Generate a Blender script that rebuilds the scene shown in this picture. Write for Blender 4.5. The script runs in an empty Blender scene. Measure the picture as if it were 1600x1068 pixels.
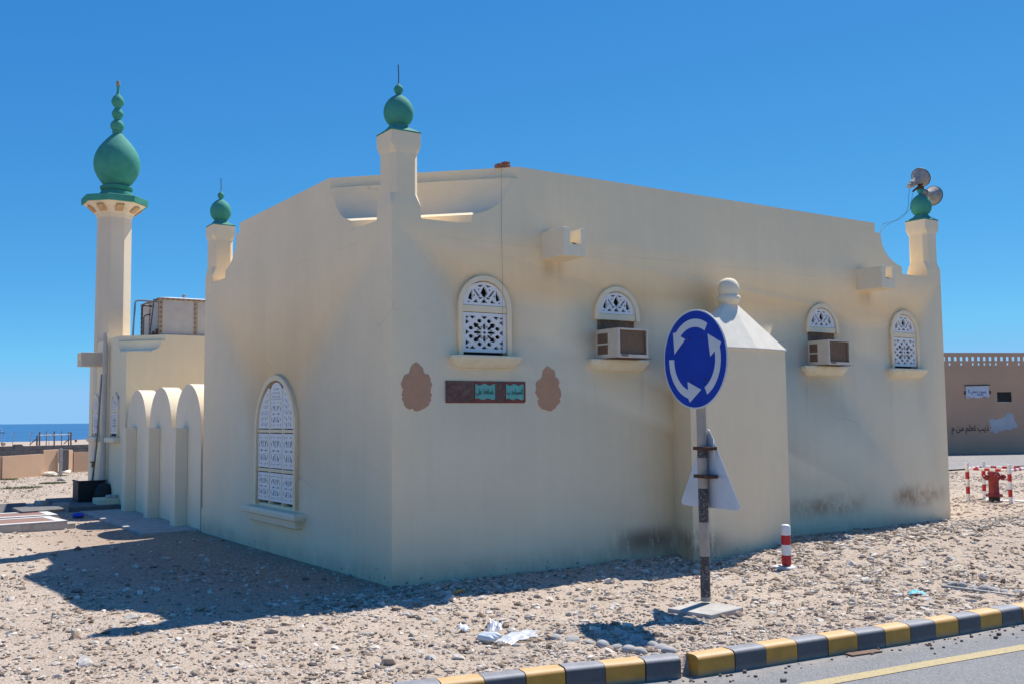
import bpy, bmesh, math, random
import numpy as np
from mathutils import Vector, Matrix

random.seed(7)
rng = np.random.default_rng(11)
R = math.radians
C = bpy.context.scene.collection
scn = bpy.context.scene

# ------------------------------------------------------------------ camera
cam_d = bpy.data.cameras.new("camera")
cam = bpy.data.objects.new("camera", cam_d); C.objects.link(cam)
cam_d.sensor_width = 36.0
cam_d.lens = 36.0 * 1571.6197 / 1600.0
cam_d.clip_start = 0.05
cam_d.clip_end = 40000.0
yaw, pitch, roll = 0.979962437, 0.0759174951, -0.01023005
f_ = Vector((math.cos(yaw) * math.cos(pitch), math.sin(yaw) * math.cos(pitch), math.sin(pitch)))
r_ = Vector((math.sin(yaw), -math.cos(yaw), 0.0)); u_ = r_.cross(f_)
rr = math.cos(roll) * r_ + math.sin(roll) * u_
uu = -math.sin(roll) * r_ + math.cos(roll) * u_
cam.matrix_world = Matrix(((rr.x, uu.x, -f_.x, -5.03921129), (rr.y, uu.y, -f_.y, -9.88507164), (rr.z, uu.z, -f_.z, 1.8), (0, 0, 0, 1)))
scn.camera = cam

# ------------------------------------------------------------------ sky, sun, exposure
world = bpy.data.worlds.new("World"); scn.world = world; world.use_nodes = True
wn = world.node_tree.nodes; wl = world.node_tree.links; wn.clear()
sky = wn.new("ShaderNodeTexSky"); sky.sky_type = 'NISHITA'; sky.sun_disc = False
SUN = Vector((0.62, 0.215, 1.0)).normalized()
sky.sun_elevation = math.asin(SUN.z)
sky.sun_rotation = math.atan2(SUN.x, SUN.y)
sky.altitude = 8000; sky.air_density = 1.0; sky.dust_density = 0.0; sky.ozone_density = 4.0
bg = wn.new("ShaderNodeBackground"); bg.inputs["Strength"].default_value = 0.082
# deep, polarised-looking blue: one colour response for the whole sky
sep = wn.new("ShaderNodeSeparateColor"); com = wn.new("ShaderNodeCombineColor"); wl.new(sky.outputs[0], sep.inputs[0])
for i_, (ex, ga) in enumerate(((1.18, 1.16), (.71, 1.12), (.35, 1.03))):
    m0 = wn.new("ShaderNodeMath"); m0.operation = 'MULTIPLY'; m0.inputs[1].default_value = .1; wl.new(sep.outputs[i_], m0.inputs[0])
    m1 = wn.new("ShaderNodeMath"); m1.operation = 'POWER'; m1.inputs[1].default_value = ex; wl.new(m0.outputs[0], m1.inputs[0])
    m2 = wn.new("ShaderNodeMath"); m2.operation = 'MULTIPLY'; m2.inputs[1].default_value = ga * 10; wl.new(m1.outputs[0], m2.inputs[0])
    m3 = wn.new("ShaderNodeMath"); m3.operation = 'MINIMUM'; m3.inputs[1].default_value = (2.7, 5.5, 8.9)[i_]; wl.new(m2.outputs[0], m3.inputs[0])
    wl.new(m3.outputs[0], com.inputs[i_])
wo = wn.new("ShaderNodeOutputWorld")
wl.new(com.outputs[0], bg.inputs[0]); wl.new(bg.outputs[0], wo.inputs[0])
sun_d = bpy.data.lights.new("sun", 'SUN'); sun_d.energy = 5.0; sun_d.angle = R(0.53); sun_d.color = (1.0, 0.975, 0.93)
sun = bpy.data.objects.new("sun", sun_d); C.objects.link(sun)
sun.rotation_euler = SUN.to_track_quat('Z', 'Y').to_euler(); sun.location = (20, 10, 30)
scn.view_settings.view_transform = 'Standard'; scn.view_settings.look = 'None'
scn.view_settings.gamma = 1; scn.view_settings.use_curve_mapping = False
scn.view_settings.exposure = 0.33

# ------------------------------------------------------------------ materials
class NT:
    def __init__(s, name):
        s.m = bpy.data.materials.new(name); s.m.use_nodes = True
        s.n = s.m.node_tree.nodes; s.l = s.m.node_tree.links
        s.b = s.n["Principled BSDF"]; s.geo = s.n.new("ShaderNodeNewGeometry")
        s.pos = s.geo.outputs["Position"]
    def mapv(s, scale=(1, 1, 1), loc=(0, 0, 0), obj=False):
        mp = s.n.new("ShaderNodeMapping"); mp.inputs["Scale"].default_value = scale; mp.inputs["Location"].default_value = loc
        if obj:
            tc = s.n.new("ShaderNodeTexCoord"); s.l.new(tc.outputs["Object"], mp.inputs[0])
        else: s.l.new(s.pos, mp.inputs[0])
        return mp.outputs[0]
    def noise(s, scale, detail=4, rough=.55, vec=None, dist=0):
        t = s.n.new("ShaderNodeTexNoise"); t.inputs["Scale"].default_value = scale
        t.inputs["Detail"].default_value = detail; t.inputs["Roughness"].default_value = rough; t.inputs["Distortion"].default_value = dist
        s.l.new(vec if vec is not None else s.pos, t.inputs["Vector"]); return t.outputs["Fac"]
    def vor(s, scale, feat='F1', out="Distance", vec=None):
        t = s.n.new("ShaderNodeTexVoronoi"); t.feature = feat; t.inputs["Scale"].default_value = scale
        s.l.new(vec if vec is not None else s.pos, t.inputs["Vector"]); return t.outputs[out]
    def ramp(s, fac, *stops, interp='LINEAR'):
        r = s.n.new("ShaderNodeValToRGB"); e = r.color_ramp.elements; r.color_ramp.interpolation = interp
        while len(e) < len(stops): e.new(0.5)
        for el, (p, c) in zip(e, stops):
            el.position = p; el.color = (*c, 1) if not isinstance(c, (int, float)) else (c, c, c, 1)
        s.l.new(fac, r.inputs[0]); return r.outputs[0]
    def mix(s, fac, a, b, mode='MIX'):
        m = s.n.new("ShaderNodeMix"); m.data_type = 'RGBA'; m.blend_type = mode
        for k, v in ((0, fac), (6, a), (7, b)):
            sock = m.inputs[k]
            if isinstance(v, (int, float)): sock.default_value = v if k == 0 else (v, v, v, 1)
            elif isinstance(v, tuple): sock.default_value = (*v, 1)
            else: s.l.new(v, sock)
        return m.outputs[2]
    def math(s, op, a, b=0.0, c=None, clamp=False):
        m = s.n.new("ShaderNodeMath"); m.operation = op; m.use_clamp = clamp
        for i, v in enumerate((a, b) if c is None else (a, b, c)):
            if isinstance(v, (int, float)): m.inputs[i].default_value = v
            else: s.l.new(v, m.inputs[i])
        return m.outputs[0]
    def xyz(s, v=None):
        x = s.n.new("ShaderNodeSeparateXYZ"); s.l.new(v if v is not None else s.pos, x.inputs[0]); return x.outputs
    def sstep(s, v, a, b):
        m = s.n.new("ShaderNodeMapRange"); m.interpolation_type = 'SMOOTHSTEP'
        m.inputs[1].default_value = a; m.inputs[2].default_value = b
        s.l.new(v, m.inputs[0]); return m.outputs[0]
    def col(s, c):
        if isinstance(c, tuple): s.b.inputs["Base Color"].default_value = (*c, 1)
        else: s.l.new(c, s.b.inputs["Base Color"])
    def rough(s, v):
        if isinstance(v, (int, float)): s.b.inputs["Roughness"].default_value = v
        else: s.l.new(v, s.b.inputs["Roughness"])
    def bump(s, h, strength=.3, dist=.01):
        b = s.n.new("ShaderNodeBump"); b.inputs["Strength"].default_value = strength; b.inputs["Distance"].default_value = dist
        s.l.new(h, b.inputs["Height"]); s.l.new(b.outputs[0], s.b.inputs["Normal"])

def simple(name, c, rough=.7, var=.12, scale=12, bump=.15, metal=0.0, spec=None, dirt=None, dist=.004, obj=False):
    t = NT(name); v = t.mapv(obj=True) if obj else None
    n = t.noise(scale, 5, .6, v); n2 = t.noise(scale * 6, 3, .6, v)
    a = tuple(x * (1 - var) for x in c); b = tuple(min(1, x * (1 + var)) for x in c)
    cc = t.ramp(n, (.3, a), (.7, b))
    if dirt: cc = t.mix(t.ramp(t.noise(scale * .7, 6, .7, t.mapv(loc=(7, 3, 1), obj=obj)), (.5, 0.0), (.72, 1.0)), cc, dirt)
    t.col(cc); t.rough(rough); t.b.inputs["Metallic"].default_value = metal
    if spec is not None: t.b.inputs["Specular IOR Level"].default_value = spec
    if bump: t.bump(n2, bump, dist)
    return t.m

WINX_ = [1.205, 3.205, 7.18, 9.18]
def wv(t):
    n = t.n.new("ShaderNodeTexNoise"); n.inputs["Scale"].default_value = 1.7; n.inputs["Detail"].default_value = 5; t.l.new(t.pos, n.inputs["Vector"])
    m = t.n.new("ShaderNodeMix"); m.data_type = 'RGBA'; m.blend_type = 'ADD'; m.inputs[0].default_value = .5; t.l.new(t.pos, m.inputs[6]); t.l.new(n.outputs["Color"], m.inputs[7]); return m.outputs[2]
def plaster(name, base, stains=False):
    t = NT(name); x, y, z = t.xyz()
    big = t.noise(.9, 4, .6); streak = t.noise(1.0, 5, .6, t.mapv((7, 7, .45))); fine = t.noise(34, 5, .65); mid = t.noise(5, 4, .6)
    lo = tuple(v * .94 for v in base); hi = tuple(min(1, v * 1.03) for v in base)
    c = t.ramp(big, (.3, lo), (.7, hi))
    c = t.mix(t.math('MULTIPLY', t.ramp(streak, (.42, 0.0), (.75, 1.0)), .13), c, tuple(v * q for v, q in zip(base, (.76, .74, .70))))
    c = t.mix(t.math('MULTIPLY', t.ramp(mid, (.5, 0.0), (.8, 1.0)), .12), c, tuple(v * .9 for v in base))
    if stains:
        def box(x0, x1, z0, z1, fx=.25, fz=.12, axis=x):
            a = t.math('MULTIPLY', t.sstep(axis, x0 - fx, x0 + fx), t.sstep(axis, x1 + fx, x1 - fx))
            b = t.math('MULTIPLY', t.sstep(z, z0 - fz, z0 + fz), t.sstep(z, z1 + fz, z1 - fz))
            return t.math('MULTIPLY', a, b)
        onR = t.math('MULTIPLY', t.math('LESS_THAN', y, .02), t.math('GREATER_THAN', x, .02))
        n = t.noise(3.2, 6, .7, t.mapv((1, 1, .8))); n2 = t.noise(2.0, 6, .75, t.mapv((1.3, 1, .5), (4, 4, 4)))
        rust = t.math('MULTIPLY', t.math('ADD', box(6.4, 7.9, .38, .55, .4, .17), t.math('ADD', box(8.85, 9.75, .38, .62, .25, .15), t.math('MULTIPLY', box(9.5, 10.1, .45, .6, .2, .13), .6))), t.ramp(n, (.36, 0.0), (.58, 1.0)))
        rust = t.math('MULTIPLY', rust, onR)
        c = t.mix(t.math('MULTIPLY', rust, .95, clamp=True), c, (.38, .165, .06))
        dark = t.math('MULTIPLY', t.math('MULTIPLY', box(3.2, 4.1, .1, .36, .35, .12), t.ramp(n2, (.42, 0.0), (.52, 1.0))), onR)
        c = t.mix(t.math('MULTIPLY', dark, .85, clamp=True), c, (.23, .15, .10))
        # rusty runs under the two water spouts
        for xs in (2.1, 8.15):
            run = t.math('MULTIPLY', t.math('MULTIPLY', box(xs - .04, xs + .22, 3.55, 3.72, .12, .14), t.ramp(streak, (.3, .25), (.65, 1.0))), onR)
            c = t.mix(t.math('MULTIPLY', run, .85, clamp=True), c, (.50, .33, .16))
            run = t.math('MULTIPLY', t.math('MULTIPLY', box(xs - .2, xs + .3, 3.0, 3.7, .25, .4), t.ramp(streak, (.3, .25), (.65, 1.0))), onR)
            c = t.mix(t.math('MULTIPLY', run, .05, clamp=True), c, (.55, .42, .26))
        # damp dirt close to the ground everywhere
        low = t.math('MULTIPLY', t.sstep(z, .34, .02), t.ramp(n2, (.35, 0.15), (.62, 1.0)))
        c = t.mix(t.math('MULTIPLY', low, .55), c, (.46, .34, .23))
        chips = t.math('MULTIPLY', t.sstep(z, .24, .10), t.ramp(t.noise(9, 5, .7), (.62, 0.0), (.65, 1.0)))
        c = t.mix(t.math('MULTIPLY', chips, .8), c, (.20, .19, .18))
        # drips under sills, a faint construction joint, hairline cracks
        for xs in WINX_:
            for dx in (-.40, .38):
                dr = t.math('MULTIPLY', t.math('MULTIPLY', box(xs + dx - .03, xs + dx + .05, 1.95, 2.38, .03, .25), t.ramp(streak, (.45, .0), (.7, 1.0))), onR)
                c = t.mix(t.math('MULTIPLY', dr, .30, clamp=True), c, (.42, .34, .22))
        zz = t.math('ADD', z, t.math('MULTIPLY', t.noise(.6, 4, .6), .10))
        jt = t.math('MULTIPLY', t.math('LESS_THAN', t.math('ABSOLUTE', t.math('SUBTRACT', zz, 3.93)), .006), t.ramp(t.noise(1.4, 4, .6), (.42, 0.0), (.6, 1.0)))
        c = t.mix(t.math('MULTIPLY', jt, .12), c, (.34, .28, .20))
        ck = t.vor(.55, 'DISTANCE_TO_EDGE', 'Distance', wv(t))
        cm = t.math('MULTIPLY', t.math('LESS_THAN', ck, .0035), t.ramp(t.noise(.8, 3, .5, t.mapv(loc=(3, 9, 2))), (.60, 0.0), (.66, 1.0)))
        c = t.mix(t.math('MULTIPLY', cm, .22), c, (.36, .30, .22))
    t.col(c); t.rough(.92); t.b.inputs["Specular IOR Level"].default_value = .25
    h = t.math('ADD', t.math('MULTIPLY', fine, .5), t.math('MULTIPLY', mid, 1.6)); t.bump(h, .5, .009)
    return t.m

WALLC = (.92, .735, .48)
M = {}
M['wall'] = plaster("cream_plaster", WALLC, True)
M['annex'] = plaster("greenish_cream_plaster", (.86, .74, .50))
M['trim'] = plaster("white_cream_plaster", (.90, .76, .54))
M['minaret'] = plaster("weathered_plaster", (.76, .63, .46))
M['sill'] = simple("sill_plaster", (.76, .67, .48), .9, .08, 8)
M['roofwhite'] = simple("white_limewash", (.84, .74, .58), .9, .07, 6, .4)
t = NT("green_paint"); n = t.noise(4, 5, .6); st = t.noise(1.0, 5, .65, t.mapv((14, 14, 1.4)))
c = t.ramp(n, (.3, (.04, .24, .175)), (.7, (.065, .31, .235)))
c = t.mix(t.math('MULTIPLY', t.ramp(st, (.5, 0.0), (.72, 1.0)), .45), c, (.10, .30, .235))
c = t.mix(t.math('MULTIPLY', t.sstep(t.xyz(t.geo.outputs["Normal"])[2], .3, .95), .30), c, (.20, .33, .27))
c = t.mix(t.ramp(t.noise(22, 6, .75), (.66, 0.0), (.69, .8)), c, (.40, .42, .36))
t.col(c); t.rough(.8); t.b.inputs["Specular IOR Level"].default_value = .2; t.bump(t.noise(16, 5, .7), .5, .006); M['green'] = t.m
M['white'] = simple("white_screen_paint", (.84, .79, .72), .6, .05, 20, .05)
M['dark'] = simple("dark_pane", (.010, .009, .008), .7, .2, 10, 0)
M['ochre'] = simple("ochre_plaster", (.50, .32, .17), .9, .15, 8)
M['filler'] = simple("brown_board", (.20, .11, .06), .85, .3, 20)
M['patch'] = simple("bare_brown_plaster", (.50, .28, .165), .95, .08, 9, .3)
M['ac_body'] = simple("ac_cream_paint", (.66, .57, .45), .5, .08, 10, .05)
M['ac_brown'] = simple("ac_rusty_louvre", (.24, .15, .10), .8, .35, 40, .3, obj=True)
M['ac_coil'] = simple("ac_coil", (.30, .17, .09), .6, .25, 60, .3)
M['rust'] = simple("rusty_steel", (.085, .035, .018), .85, .5, 30, .4)
M['grate'] = simple("ac_guard_wire", (.22, .15, .10), .5, .2, 30, 0)
M['tile_brown'] = simple("brown_tile", (.125, .062, .045), .7, .3, 14, .2, dirt=(.20, .14, .10))
M['tile_red'] = simple("red_tile", (.20, .05, .04), .7, .2, 14, .1)
M['tile_teal'] = simple("teal_glaze", (.12, .40, .33), .55, .08, 14, .02)
M['black'] = simple("black_paint", (.012, .012, .014), .6, .2, 20, .02)
M['blue'] = None
t = NT("blue_sign_sheeting"); v = t.mapv(obj=True)
sc = t.noise(2.2, 6, .7, t.mapv((5, 5, .7), obj=True))
c = t.ramp(t.noise(3, 3, .5, v), (.3, (.003, .038, .33)), (.7, (.004, .048, .39)))
c = t.mix(t.math('MULTIPLY', t.ramp(sc, (.62, 0.0), (.72, 1.0)), .35), c, (.08, .16, .40))
t.col(c); t.rough(.55); t.b.inputs['Specular IOR Level'].default_value = .2; M['blue'] = t.m
M['signwhite'] = simple("white_sign_sheeting", (.56, .59, .62), .5, .05, 8, 0)
M['signback'] = simple("grey_aluminium_sheet", (.56, .60, .64), .45, .07, 5, .02, metal=.25)
M['concrete'] = simple("concrete", (.46, .42, .365), .95, .15, 6, .5, dirt=(.30, .25, .20))
M['concrete_l'] = simple("pale_concrete", (.62, .59, .54), .95, .1, 5, .4)
def kerb_paint(name, c, top, dirt, rough):
    t = NT(name); n = t.noise(7, 5, .6); nz = t.xyz(t.geo.outputs["Normal"])[2]
    cc = t.ramp(n, (.3, tuple(v * .85 for v in c)), (.7, tuple(min(1, v * 1.15) for v in c)))
    dust = t.math('MULTIPLY', t.sstep(nz, .35, .95), t.ramp(t.noise(11, 5, .7), (.25, .45), (.7, 1.0)))
    cc = t.mix(dust, cc, top)
    cc = t.mix(t.ramp(t.noise(16, 6, .75, t.mapv(loc=(5, 5, 5))), (.60, 0.0), (.68, .8)), cc, dirt)
    z = t.xyz()[2]; low = t.math('MULTIPLY', t.sstep(z, -.045, -.10), t.ramp(t.noise(9, 4, .6), (.3, .3), (.7, .9)))
    cc = t.mix(low, cc, (.30, .26, .21)); t.col(cc); t.rough(rough); t.bump(t.noise(35, 5, .7), .35, .004); return t.m
M['kerb_y'] = kerb_paint("yellow_kerb_paint", (.60, .27, .03), (.60, .41, .20), (.40, .25, .09), .6)
M['kerb_k'] = kerb_paint("black_kerb_paint", (.10, .088, .082), (.285, .285, .30), (.17, .155, .145), .6)
M['red'] = simple("red_paint", (.42, .008, .012), .45, .18, 12, .1)
M['hred'] = simple("hydrant_red", (.22, .018, .018), .55, .35, 12, .15)
M['wpaint'] = simple("white_post_paint", (.74, .73, .70), .5, .08, 12, .05, dirt=(.55, .50, .44))
M['tank'] = simple("tank_grp", (.52, .46, .40), .7, .08, 5, .1)
M['tanklid'] = simple("tank_lid", (.75, .74, .72), .6, .06, 5, .1)
M['tankflange'] = simple("tank_flange", (.40, .29, .19), .8, .15, 18, .1)
M['pvc'] = simple("pvc_pipe", (.56, .50, .42), .6, .1, 6, .05)
M['dpipe'] = simple("dark_pipe", (.06, .06, .065), .5, .3, 8, .05)
M['gpipe'] = simple("grey_pipe", (.24, .25, .27), .5, .2, 8, .05)
M['brass'] = simple("brass_valve", (.30, .17, .06), .5, .2, 20, 0, metal=.7)
M['horn'] = simple("horn_enamel", (.34, .31, .28), .85, .2, 22, .05, dirt=(.22, .14, .09))
M['blackrub'] = simple("black_rubber", (.012, .012, .013), .6, .3, 8, .1)
M['brick'] = simple("red_brick", (.32, .12, .08), .95, .2, 25, .4)
M['orange'] = simple("orange_render", (.56, .36, .225), .95, .07, .8, .3, dirt=(.60, .40, .26))
M['block'] = simple("grey_blockwork", (.18, .165, .15), .95, .2, 3, .5)
M['brownwall'] = simple("brown_render", (.56, .34, .215), .95, .07, .5, .2, dirt=(.50, .32, .20))
M['stepped'] = simple("dark_slab", (.16, .15, .14), .95, .2, 6, .4)
M['tilered'] = simple("reddish_cover_plate", (.27, .15, .115), .9, .2, 20, .3)
M['bluepl'] = simple("blue_plastic", (.01, .05, .45), .4, .1, 5, 0)
M['cyan'] = simple("cyan_scrap", (.03, .42, .58), .6, .15, 30, .2)
M['driftwood'] = simple("weathered_post", (.20, .12, .075), .9, .3, 9, .3)
M['wirepost'] = simple("steel_fence_post", (.38, .38, .37), .6, .1, 9, .1)
M['whitepatch'] = simple("whitewash_patch", (.50, .49, .48), .95, .1, 3, .1)
M['signblue'] = simple("sign_blue_ink", (.02, .07, .30), .7, .1, 3, 0)
M['signred'] = simple("sign_red_ink", (.45, .05, .04), .7, .1, 3, 0)

# weathered sign pole with painted black / bare bands
t = NT("weathered_pole_paint"); z = t.xyz()[2]
nz = t.noise(26, 6, .75); patchy = t.ramp(nz, (.50, 0.0), (.56, 1.0))
base = t.ramp(t.noise(8, 4, .6), (.3, (.36, .29, .23)), (.7, (.46, .385, .31)))
band = None
for a, b in ((.10, .48), (.80, 1.12), (1.41, 1.50)):
    k = t.math('MULTIPLY', t.math('GREATER_THAN', z, a), t.math('LESS_THAN', z, b)); band = k if band is None else t.math('ADD', band, k)
c = t.mix(band, base, t.mix(t.ramp(t.noise(45, 5, .7), (.52, 0.0), (.6, 1.0)), (.06, .055, .055), (.24, .21, .185)))
c = t.mix(t.math('MULTIPLY', t.math('MULTIPLY', t.math('GREATER_THAN', z, 1.66), patchy), .6), c, (.40, .33, .28))
t.col(c); t.rough(.8); t.bump(nz, .3, .002); M['pole'] = t.m

# clear crumpled plastic
t = NT("clear_plastic_film"); t.col((.75, .80, .86)); t.rough(.22); t.b.inputs["Alpha"].default_value = .55; M['plastic'] = t.m
M['leaf'] = simple("weed_green", (.10, .13, .03), .8, .3, 20, 0)

# ground
t = NT("gravelly_sand")
big = t.noise(.45, 5, .6); med = t.noise(3.5, 6, .65); fin = t.noise(40, 4, .7)
c = t.ramp(big, (.3, (.36, .27, .195)), (.7, (.50, .385, .285)))
c = t.mix(t.math('MULTIPLY', t.ramp(med, (.45, 0.0), (.7, 1.0)), .40), c, (.56, .45, .35))
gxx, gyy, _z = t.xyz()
soil_shade = t.math('MULTIPLY', t.math('MULTIPLY', t.sstep(gxx, -2.9, -1.2), t.sstep(gyy, -.8, .6)), t.math('MULTIPLY', t.sstep(gyy, 10.5, 8.0), t.math('LESS_THAN', gxx, .3)))  # reddish soil by the left wall, with darker, warmer shade painted in
c = t.mix(t.math('MULTIPLY', soil_shade, t.ramp(med, (.25, .35), (.7, .8))), c, (.29, .16, .09))
vc = t.vor(42, 'F1', "Color"); vd = t.vor(42)
vc2 = t.vor(95, 'F1', "Color"); vd2 = t.vor(95)
bw = t.n.new("ShaderNodeSeparateColor"); t.l.new(vc, bw.inputs[0]); bw2 = t.n.new("ShaderNodeSeparateColor"); t.l.new(vc2, bw2.inputs[0])
pc = t.ramp(bw.outputs[0], (0, (.24, .155, .10)), (.3, (.42, .31, .22)), (.6, (.56, .45, .35)), (.85, (.60, .52, .43)), (1, (.70, .62, .52)))
pm = t.math('MULTIPLY', t.math('GREATER_THAN', bw.outputs[1], .45), t.math('LESS_THAN', vd, .48))
c = t.mix(t.math('MULTIPLY', pm, .75), c, pc)
pc2 = t.ramp(bw2.outputs[0], (0, (.22, .16, .11)), (.35, (.48, .40, .32)), (.8, (.66, .60, .52)), (1, (.75, .72, .66)))
pm2 = t.math('MULTIPLY', t.math('GREATER_THAN', bw2.outputs[1], .4), t.math('LESS_THAN', vd2, .48))
c = t.mix(t.math('MULTIPLY', pm2, .65), c, pc2)
t.col(c); t.rough(.97); t.b.inputs["Specular IOR Level"].default_value = .15
h = t.math('ADD', t.math('MULTIPLY', t.math('MULTIPLY', t.math('SUBTRACT', .5, vd), pm), 1.6), t.math('ADD', t.math('MULTIPLY', t.math('MULTIPLY', t.math('SUBTRACT', .5, vd2), pm2), .6), t.math('MULTIPLY', fin, .5)))
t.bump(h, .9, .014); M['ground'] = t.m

def stone_mat(name, lo, mid_, hi):
    t = NT(name); ri = t.geo.outputs["Random Per Island"]
    c = t.ramp(ri, (0, lo), (.22, tuple((a + b) / 2 for a, b in zip(lo, mid_))), (.5, mid_), (.85, hi), (1, tuple(min(.85, h * 1.2) for h in hi)))
    oi = t.n.new("ShaderNodeObjectInfo")
    n = t.noise(30, 5, .65); c = t.mix(.5, c, t.mix(1.0, c, t.ramp(n, (.25, .62), (.75, 1.25)), 'MULTIPLY'))
    c = t.mix(.35, c, t.mix(1.0, c, t.ramp(oi.outputs["Random"], (0, .62), (1, 1.25)), 'MULTIPLY'))
    t.col(c); t.rough(.95); t.b.inputs["Specular IOR Level"].default_value = .2; t.bump(n, .5, .006); return t.m
M['gravel'] = stone_mat("limestone_gravel", (.27, .185, .125), (.49, .39, .295), (.70, .61, .50))
M['rock'] = stone_mat("limestone_rock", (.38, .28, .20), (.48, .39, .30), (.58, .51, .42))
M['rockbrown'] = stone_mat("brown_rock", (.20, .12, .075), (.27, .175, .115), (.36, .26, .18))
M['rockdark'] = stone_mat("dark_rock", (.13, .10, .085), (.18, .145, .125), (.23, .19, .165))
M['mortar'] = simple("grey_cobble_mortar", (.38, .355, .325), .95, .18, 14, .5)

t = NT("asphalt_road")
n = t.noise(2.0, 5, .6); v = t.vor(160, 'F1', "Color"); s3 = t.n.new("ShaderNodeSeparateColor"); t.l.new(v, s3.inputs[0])
c = t.ramp(n, (.3, (.17, .168, .168)), (.7, (.21, .207, .206)))
c = t.mix(.6, c, t.ramp(s3.outputs[0], (0, (.10, .098, .095)), (.6, (.20, .195, .19)), (1, (.42, .40, .37))))
rx, ry, _r = t.xyz()
dk = t.math('MULTIPLY', t.math('ADD', t.math('ADD', ry, t.math('MULTIPLY', rx, .09)), 4.38), -1.0)
sand = t.math('MULTIPLY', t.math('MULTIPLY', t.sstep(dk, .30, .0), t.ramp(t.noise(6, 6, .7), (.38, 0.0), (.62, 1.0))), t.math('LESS_THAN', dk, 2.0))
c = t.mix(t.math('MULTIPLY', sand, .6), c, (.42, .34, .26))
patchn = t.ramp(t.noise(.7, 5, .65), (.45, 0.0), (.62, 1.0)); c = t.mix(t.math('MULTIPLY', patchn, .22), c, (.13, .125, .12))
t.col(c); t.rough(.9); t.bump(s3.outputs[1], .4, .004); M['asphalt'] = t.m
t = NT("worn_yellow_line"); n = t.noise(45, 6, .75)
t.col(t.mix(t.ramp(n, (.50, 0.0), (.62, 1.0)), (.47, .36, .17), (.27, .245, .19))); t.rough(.85); t.bump(n, .2, .003); M['line'] = t.m
t = NT("sea_water"); x, y, z = t.xyz()
w1 = t.noise(.05, 6, .65, t.mapv((.35, 1.6, 1))); w2 = t.noise(1.2, 4, .6, t.mapv((.5, 1.5, 1)))
t.col(t.ramp(w1, (.35, (.018, .10, .22)), (.62, (.035, .155, .31)))); t.rough(.55); t.b.inputs["Specular IOR Level"].default_value = .25
t.bump(w2, .5, .3); M['sea'] = t.m
M['foam'] = simple("white_hull", (.8, .8, .8), .6, .05, 2, 0)

# ------------------------------------------------------------------ helpers
def link(name, me, mat=None, parent=None, loc=None):
    o = bpy.data.objects.new(name, me); C.objects.link(o)
    if mat is not None and me is not None and not me.materials: me.materials.append(mat)
    if parent is not None: o.parent = parent
    if loc is not None: o.location = loc
    return o
def tag(o, label, cat, group=None):
    o['label'] = label; o['category'] = cat
    if group: o['group'] = group
    return o
def thing(name, label, cat, loc=(0, 0, 0), rz=0.0, group=None):
    o = bpy.data.objects.new(name, None); C.objects.link(o); o.location = loc; o.rotation_euler = (0, 0, rz)
    o.empty_display_size = .2
    return tag(o, label, cat, group)
def kind(o, k): o['kind'] = k; return o

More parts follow.
